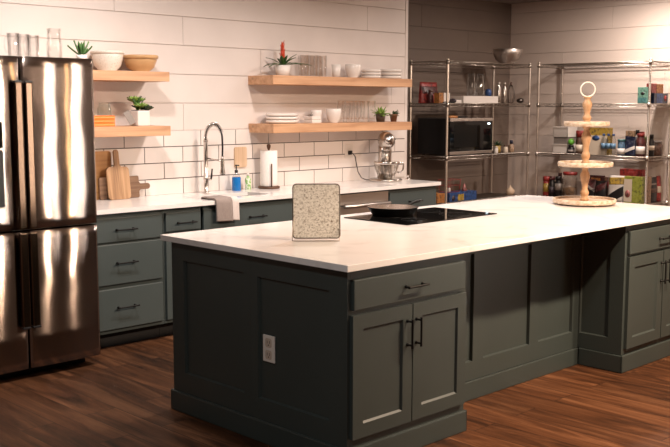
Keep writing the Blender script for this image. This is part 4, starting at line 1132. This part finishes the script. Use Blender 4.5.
for k, (y, lab) in enumerate(((2.512, 'water bottle with a blue cap just beside the yellow carton'), (2.455, 'second water bottle with a blue cap from the yellow carton'), (2.40, 'third water bottle with a blue cap from the yellow carton'))):
    if wb is None: wb = jar('water_bottle', lab, 'bottle', (6.385 - .0, y, S2), .026, .225, 'clearplastic', 'p_blue', .022, neck=.5, label_m='p_lightblue', lv=(.35, .62), group='water bottles with blue caps')
    else: dup(wb, (6.385, y, S2), lab)
wb.location.x = 6.335
for o in list(bpy.data.objects):
    if o.get('group') == 'water bottles with blue caps': o.location.x = 6.335
jar('canister', 'pale blue canister next to the water bottles', 'canister', (6.40, 2.352 - .01, S2), .038, .170, 'p_lightblue', 'p_teal', .02, neck=.95, label_m='p_white', lv=(.1, .5))
pouch('snack_bag', 'dark crumpled bag leaning beside the pale blue canister', (6.41, 2.243, S2), .125, .20, .045, 'p_navy', [('p_white', .25, .42, .12)], rz=R90)
jar('sauce_bottle', 'jar with a red lid and white label close to the front post', 'jar', (6.40, 2.125, S2), .045, .235, 'p_darkred', 'p_red', .03, neck=.75, label_m='p_white', lv=(.12, .5))
jar('sauce_bottle', 'red-topped bottle standing behind the white-labelled jar', 'bottle', (6.54, 2.19, S2), .04, .25, 'p_pink', 'p_red', .05, neck=.6)
jar('sauce_bottle', 'dark bottle just past the front post, third shelf', 'bottle', (6.475, 2.045, S2), .030, .225, 'p_black', 'p_black', .04, neck=.6, label_m='p_cream', lv=(.35, .6))
jar('glass_jar', 'squat brown jar at the open end of the third grocery shelf', 'jar', (6.65, 2.09, S2), .070, .155, 'p_brown', 'p_grey', .018, neck=.85)
p = thing('potted_plant', 'bright green plant at the near end of the third grocery shelf', 'plant', (6.70, 2.23, S2), local=True)
MB().lathe(pot_prof(.03, .036, .09), n=20).build('pot', 'p_white', p)
mb = MB()
for i in range(24):
    a = i * 2.4; el = .2 + .045 * i; mb.leaf((0, 0, .085), (math.cos(a) * math.cos(el) * .55, math.sin(a) * math.cos(el) * .7, math.sin(el) + .5), .12, .03, droop=.25, n=4)
mb.build('foliage', 'leaflime', p)
# low grocery shelf
jar('can', 'red and yellow can at the far end of the low grocery shelf', 'can', (6.42, 3.315 - .06, S1), .040, .215, 'p_red', 'p_red', .05, neck=.95, sh=.93, label_m='p_yellow', lv=(.28, .85))
jar('sauce_bottle', 'dark bottle between the red can and the dark jar', 'bottle', (6.41, 3.175, S1), .036, .22, 'p_black', 'p_darkred', .04, neck=.7, label_m='p_purple')
jar('sauce_bottle', 'dark jar beside the red-lidded glass jar', 'jar', (6.41, 3.095, S1), .040, .225, 'p_black', 'p_black', .04, neck=.8, label_m='p_grey', lv=(.4, .8))
j = thing('storage_jar', 'big glass jar of oats with a red lid on the low grocery shelf', 'jar', (6.45, 2.975, S1), local=True)
MB().lathe([(0, 0), (.078, 0), (.082, .006), (.082, .21), (.070, .235), (.070, .245), (.066, .245), (.066, .235), (.078, .208), (.078, .009), (0, .008)], n=28).build('glass', 'glass', j)
MB().lathe([(0, .0095), (.076, .0095), (.076, .10), (0, .115)], n=24).build('oats', 'p_oats', j)
MB().lathe([(0, .2455), (.078, .2455), (.078, .278), (0, .28)], n=28).build('lid', 'p_red', j)
pouch('snack_bag', 'slumped dark red bag just behind the tray spindle', (6.42, 2.70, S1), .145, .215, .08, 'p_darkred', [('p_black', .1, .45, .1), ('p_grey', .55, .68, -.2)], rz=R90)
pouch('snack_bag', 'slumped black bag between the dark red bag and the cereal bag', (6.40, 2.555, S1), .135, .205, .08, 'p_black', [('p_darkred', .5, .85, .15)], rz=R90)
pouch('snack_bag', 'large bag with a yellow top, white side and black base', (6.40, 2.375, S1), .195, .272, .09, 'p_white', [('p_yellow', .66, .93, .02), ('p_black', .04, .42, .22)], rz=R90)
gbox('carton', 'red carton standing behind the yellow-topped bag', 2.30, .26, .335, S1, 'p_red', ('p_darkred', .1, .9, .1, .6), sx=.07, x=6.575)
gbox('carton', 'lime and cream carton behind the front post of the grocery shelves', 2.15, .20, .275, S1, 'p_lime', ('p_cream', .0, .45, .05, .9), sx=.08, x=6.36, emblem=('p_pink', .22, .35, .03, 1.3))
gbox('carton', 'tan carton just past the front post on the low grocery shelf', 2.065, .062, .275, S1, 'p_tan', sx=.07, x=6.455)
pouch('snack_bag', 'black stand-up pouch with a small round print', (6.575, 2.065, S1), .15, .262, .06, 'p_black', [('p_brown', .40, .56, 0), ('p_grey', .70, .76, 0)])
pouch('snack_bag', 'red and cream bag beside the black pouch on the low grocery shelf', (6.71, 2.075, S1), .09, .27, .06, 'p_red', [('p_cream', .35, .6, 0)])

# second row, standing behind the front row of groceries
gbox('carton', 'tall tan carton behind the pale blue canister', 2.345, .10, .255, S2, 'p_tan', ('p_brown', .1, .9, .3, .8), sx=.06, x=6.60)
jar('sauce_bottle', 'white bottle with a dark cap behind the dark crumpled bag', 'bottle', (6.58, 2.262, S2), .034, .265, 'p_white', 'p_black', .05, neck=.5, label_m='p_red')
gbox('carton', 'brown carton behind the sauce bottle with the tall red cap', 2.86, .12, .20, S2, 'p_brown', ('p_cream', .1, .9, .5, .85), sx=.06, x=6.60)
jar('jar', 'dark jar standing behind the big oats jar', 'jar', (6.60, 2.86, S1), .045, .235, 'p_brown', 'p_black', .03, neck=.85)
gbox('carton', 'dark red carton behind the slumped dark red bag', 2.73, .16, .245, S1, 'p_darkred', ('p_orange', .15, .85, .55, .9), sx=.06, x=6.60)
pouch('snack_bag', 'brown crinkled bag behind the slumped black bag', (6.58, 2.56, S1), .16, .235, .07, 'p_brown', [('p_red', .5, .8, 0)], rz=R90)
jar('sauce_bottle', 'brown bottle behind the red and yellow can', 'bottle', (6.60, 3.20, S1), .038, .25, 'p_brown', 'p_darkred', .04, neck=.5, label_m='p_cream')

# ------------------------------------------------------------------ light
def area(name, loc, power, size, col=(1, .80, .62), target=None, spread=PI, shape='DISK', size_y=None):
    l = bpy.data.lights.new(name, 'AREA'); l.energy = power; l.color = col; l.shape = shape; l.size = size
    if size_y: l.size_y = size_y
    l.spread = spread
    o = bpy.data.objects.new(name, l); COL.objects.link(o); o.location = loc
    d = (Vector(target) - Vector(loc)) if target else Vector((0, 0, -1))
    o.rotation_euler = d.to_track_quat('-Z', 'Y').to_euler()
    return o
W = (1, .90, .84)
CZ = 2.785
SP = math.radians(165)
area('recessed_light_a', (.16, 1.80, CZ), 17, .16, W, target=(.3, 3.0, .9), spread=math.radians(135))
area('recessed_light_b', (1.90, 1.60, CZ), 20, .16, W, spread=SP)
area('recessed_light_c', (3.70, 1.30, CZ), 16, .16, W, spread=SP)
area('recessed_light_d', (1.87, -1.40, CZ), 74, .16, (1, .74, .54))
area('recessed_light_g', (2.69, -1.40, CZ), 68, .16, (1, .74, .54))
area('recessed_light_e', (5.95, 1.9, CZ), 32, .16, (1, .86, .77))
area('added_fill_light_f', (-2.1, -1.0, CZ), 17, .16, (.96, 1, 1))  # unseen, added as cool fill for the island end and the sign
area('added_streak_light_a', (3.08, -3.7, 1.45), .75, .26, (1, .90, .82), target=(-.1, 2.42, 1.1), spread=math.radians(36), shape='RECTANGLE', size_y=1.9)  # unseen strips a to c, added to make the refrigerator doors streak
area('added_streak_light_b', (3.74, -3.7, 1.45), .34, .11, (1, .62, .28), target=(-.1, 2.42, 1.1), spread=math.radians(36), shape='RECTANGLE', size_y=1.9)
area('added_streak_light_c', (4.23, -3.7, 1.45), 1.1, .40, (1, .90, .82), target=(-.1, 2.42, 1.1), spread=math.radians(36), shape='RECTANGLE', size_y=1.9)

w = bpy.data.worlds.new('World'); sc.world = w; w.use_nodes = True
bg = w.node_tree.nodes['Background']; bg.inputs['Color'].default_value = (.9, .8, .7, 1); bg.inputs['Strength'].default_value = .02

# ------------------------------------------------------------------ camera
cam = bpy.data.cameras.new('camera'); co = bpy.data.objects.new('camera', cam); COL.objects.link(co)
cam.sensor_width = 36; cam.lens = 36 * 984.9144 / 670; cam.clip_start = .05
yaw, pit, rol = map(math.radians, (44.4379, 6.8913, .1003))
fw = Vector((math.sin(yaw) * math.cos(pit), math.cos(yaw) * math.cos(pit), -math.sin(pit)))
r0 = Vector((math.cos(yaw), -math.sin(yaw), 0)); u0 = r0.cross(fw)
rr = r0 * math.cos(rol) + u0 * math.sin(rol); uu = -r0 * math.sin(rol) + u0 * math.cos(rol)
mtx = Matrix((rr, uu, -fw)).transposed().to_4x4(); mtx.translation = Vector((-2.9351, -2.9163, 1.6206))
co.matrix_world = mtx
sc.camera = co

for o in bpy.data.objects:
    if '_org' in o.keys(): del o['_org']
sc.view_settings.view_transform = 'Standard'; sc.view_settings.look = 'None'
sc.view_settings.gamma = 1; sc.view_settings.exposure = 1.04; sc.view_settings.use_curve_mapping = False
sc.cycles.use_denoising = True
sc.cycles.max_bounces = 10; sc.cycles.transparent_max_bounces = 40; sc.cycles.transmission_bounces = 10; sc.cycles.sample_clamp_indirect = 6; sc.cycles.blur_glossy = .5
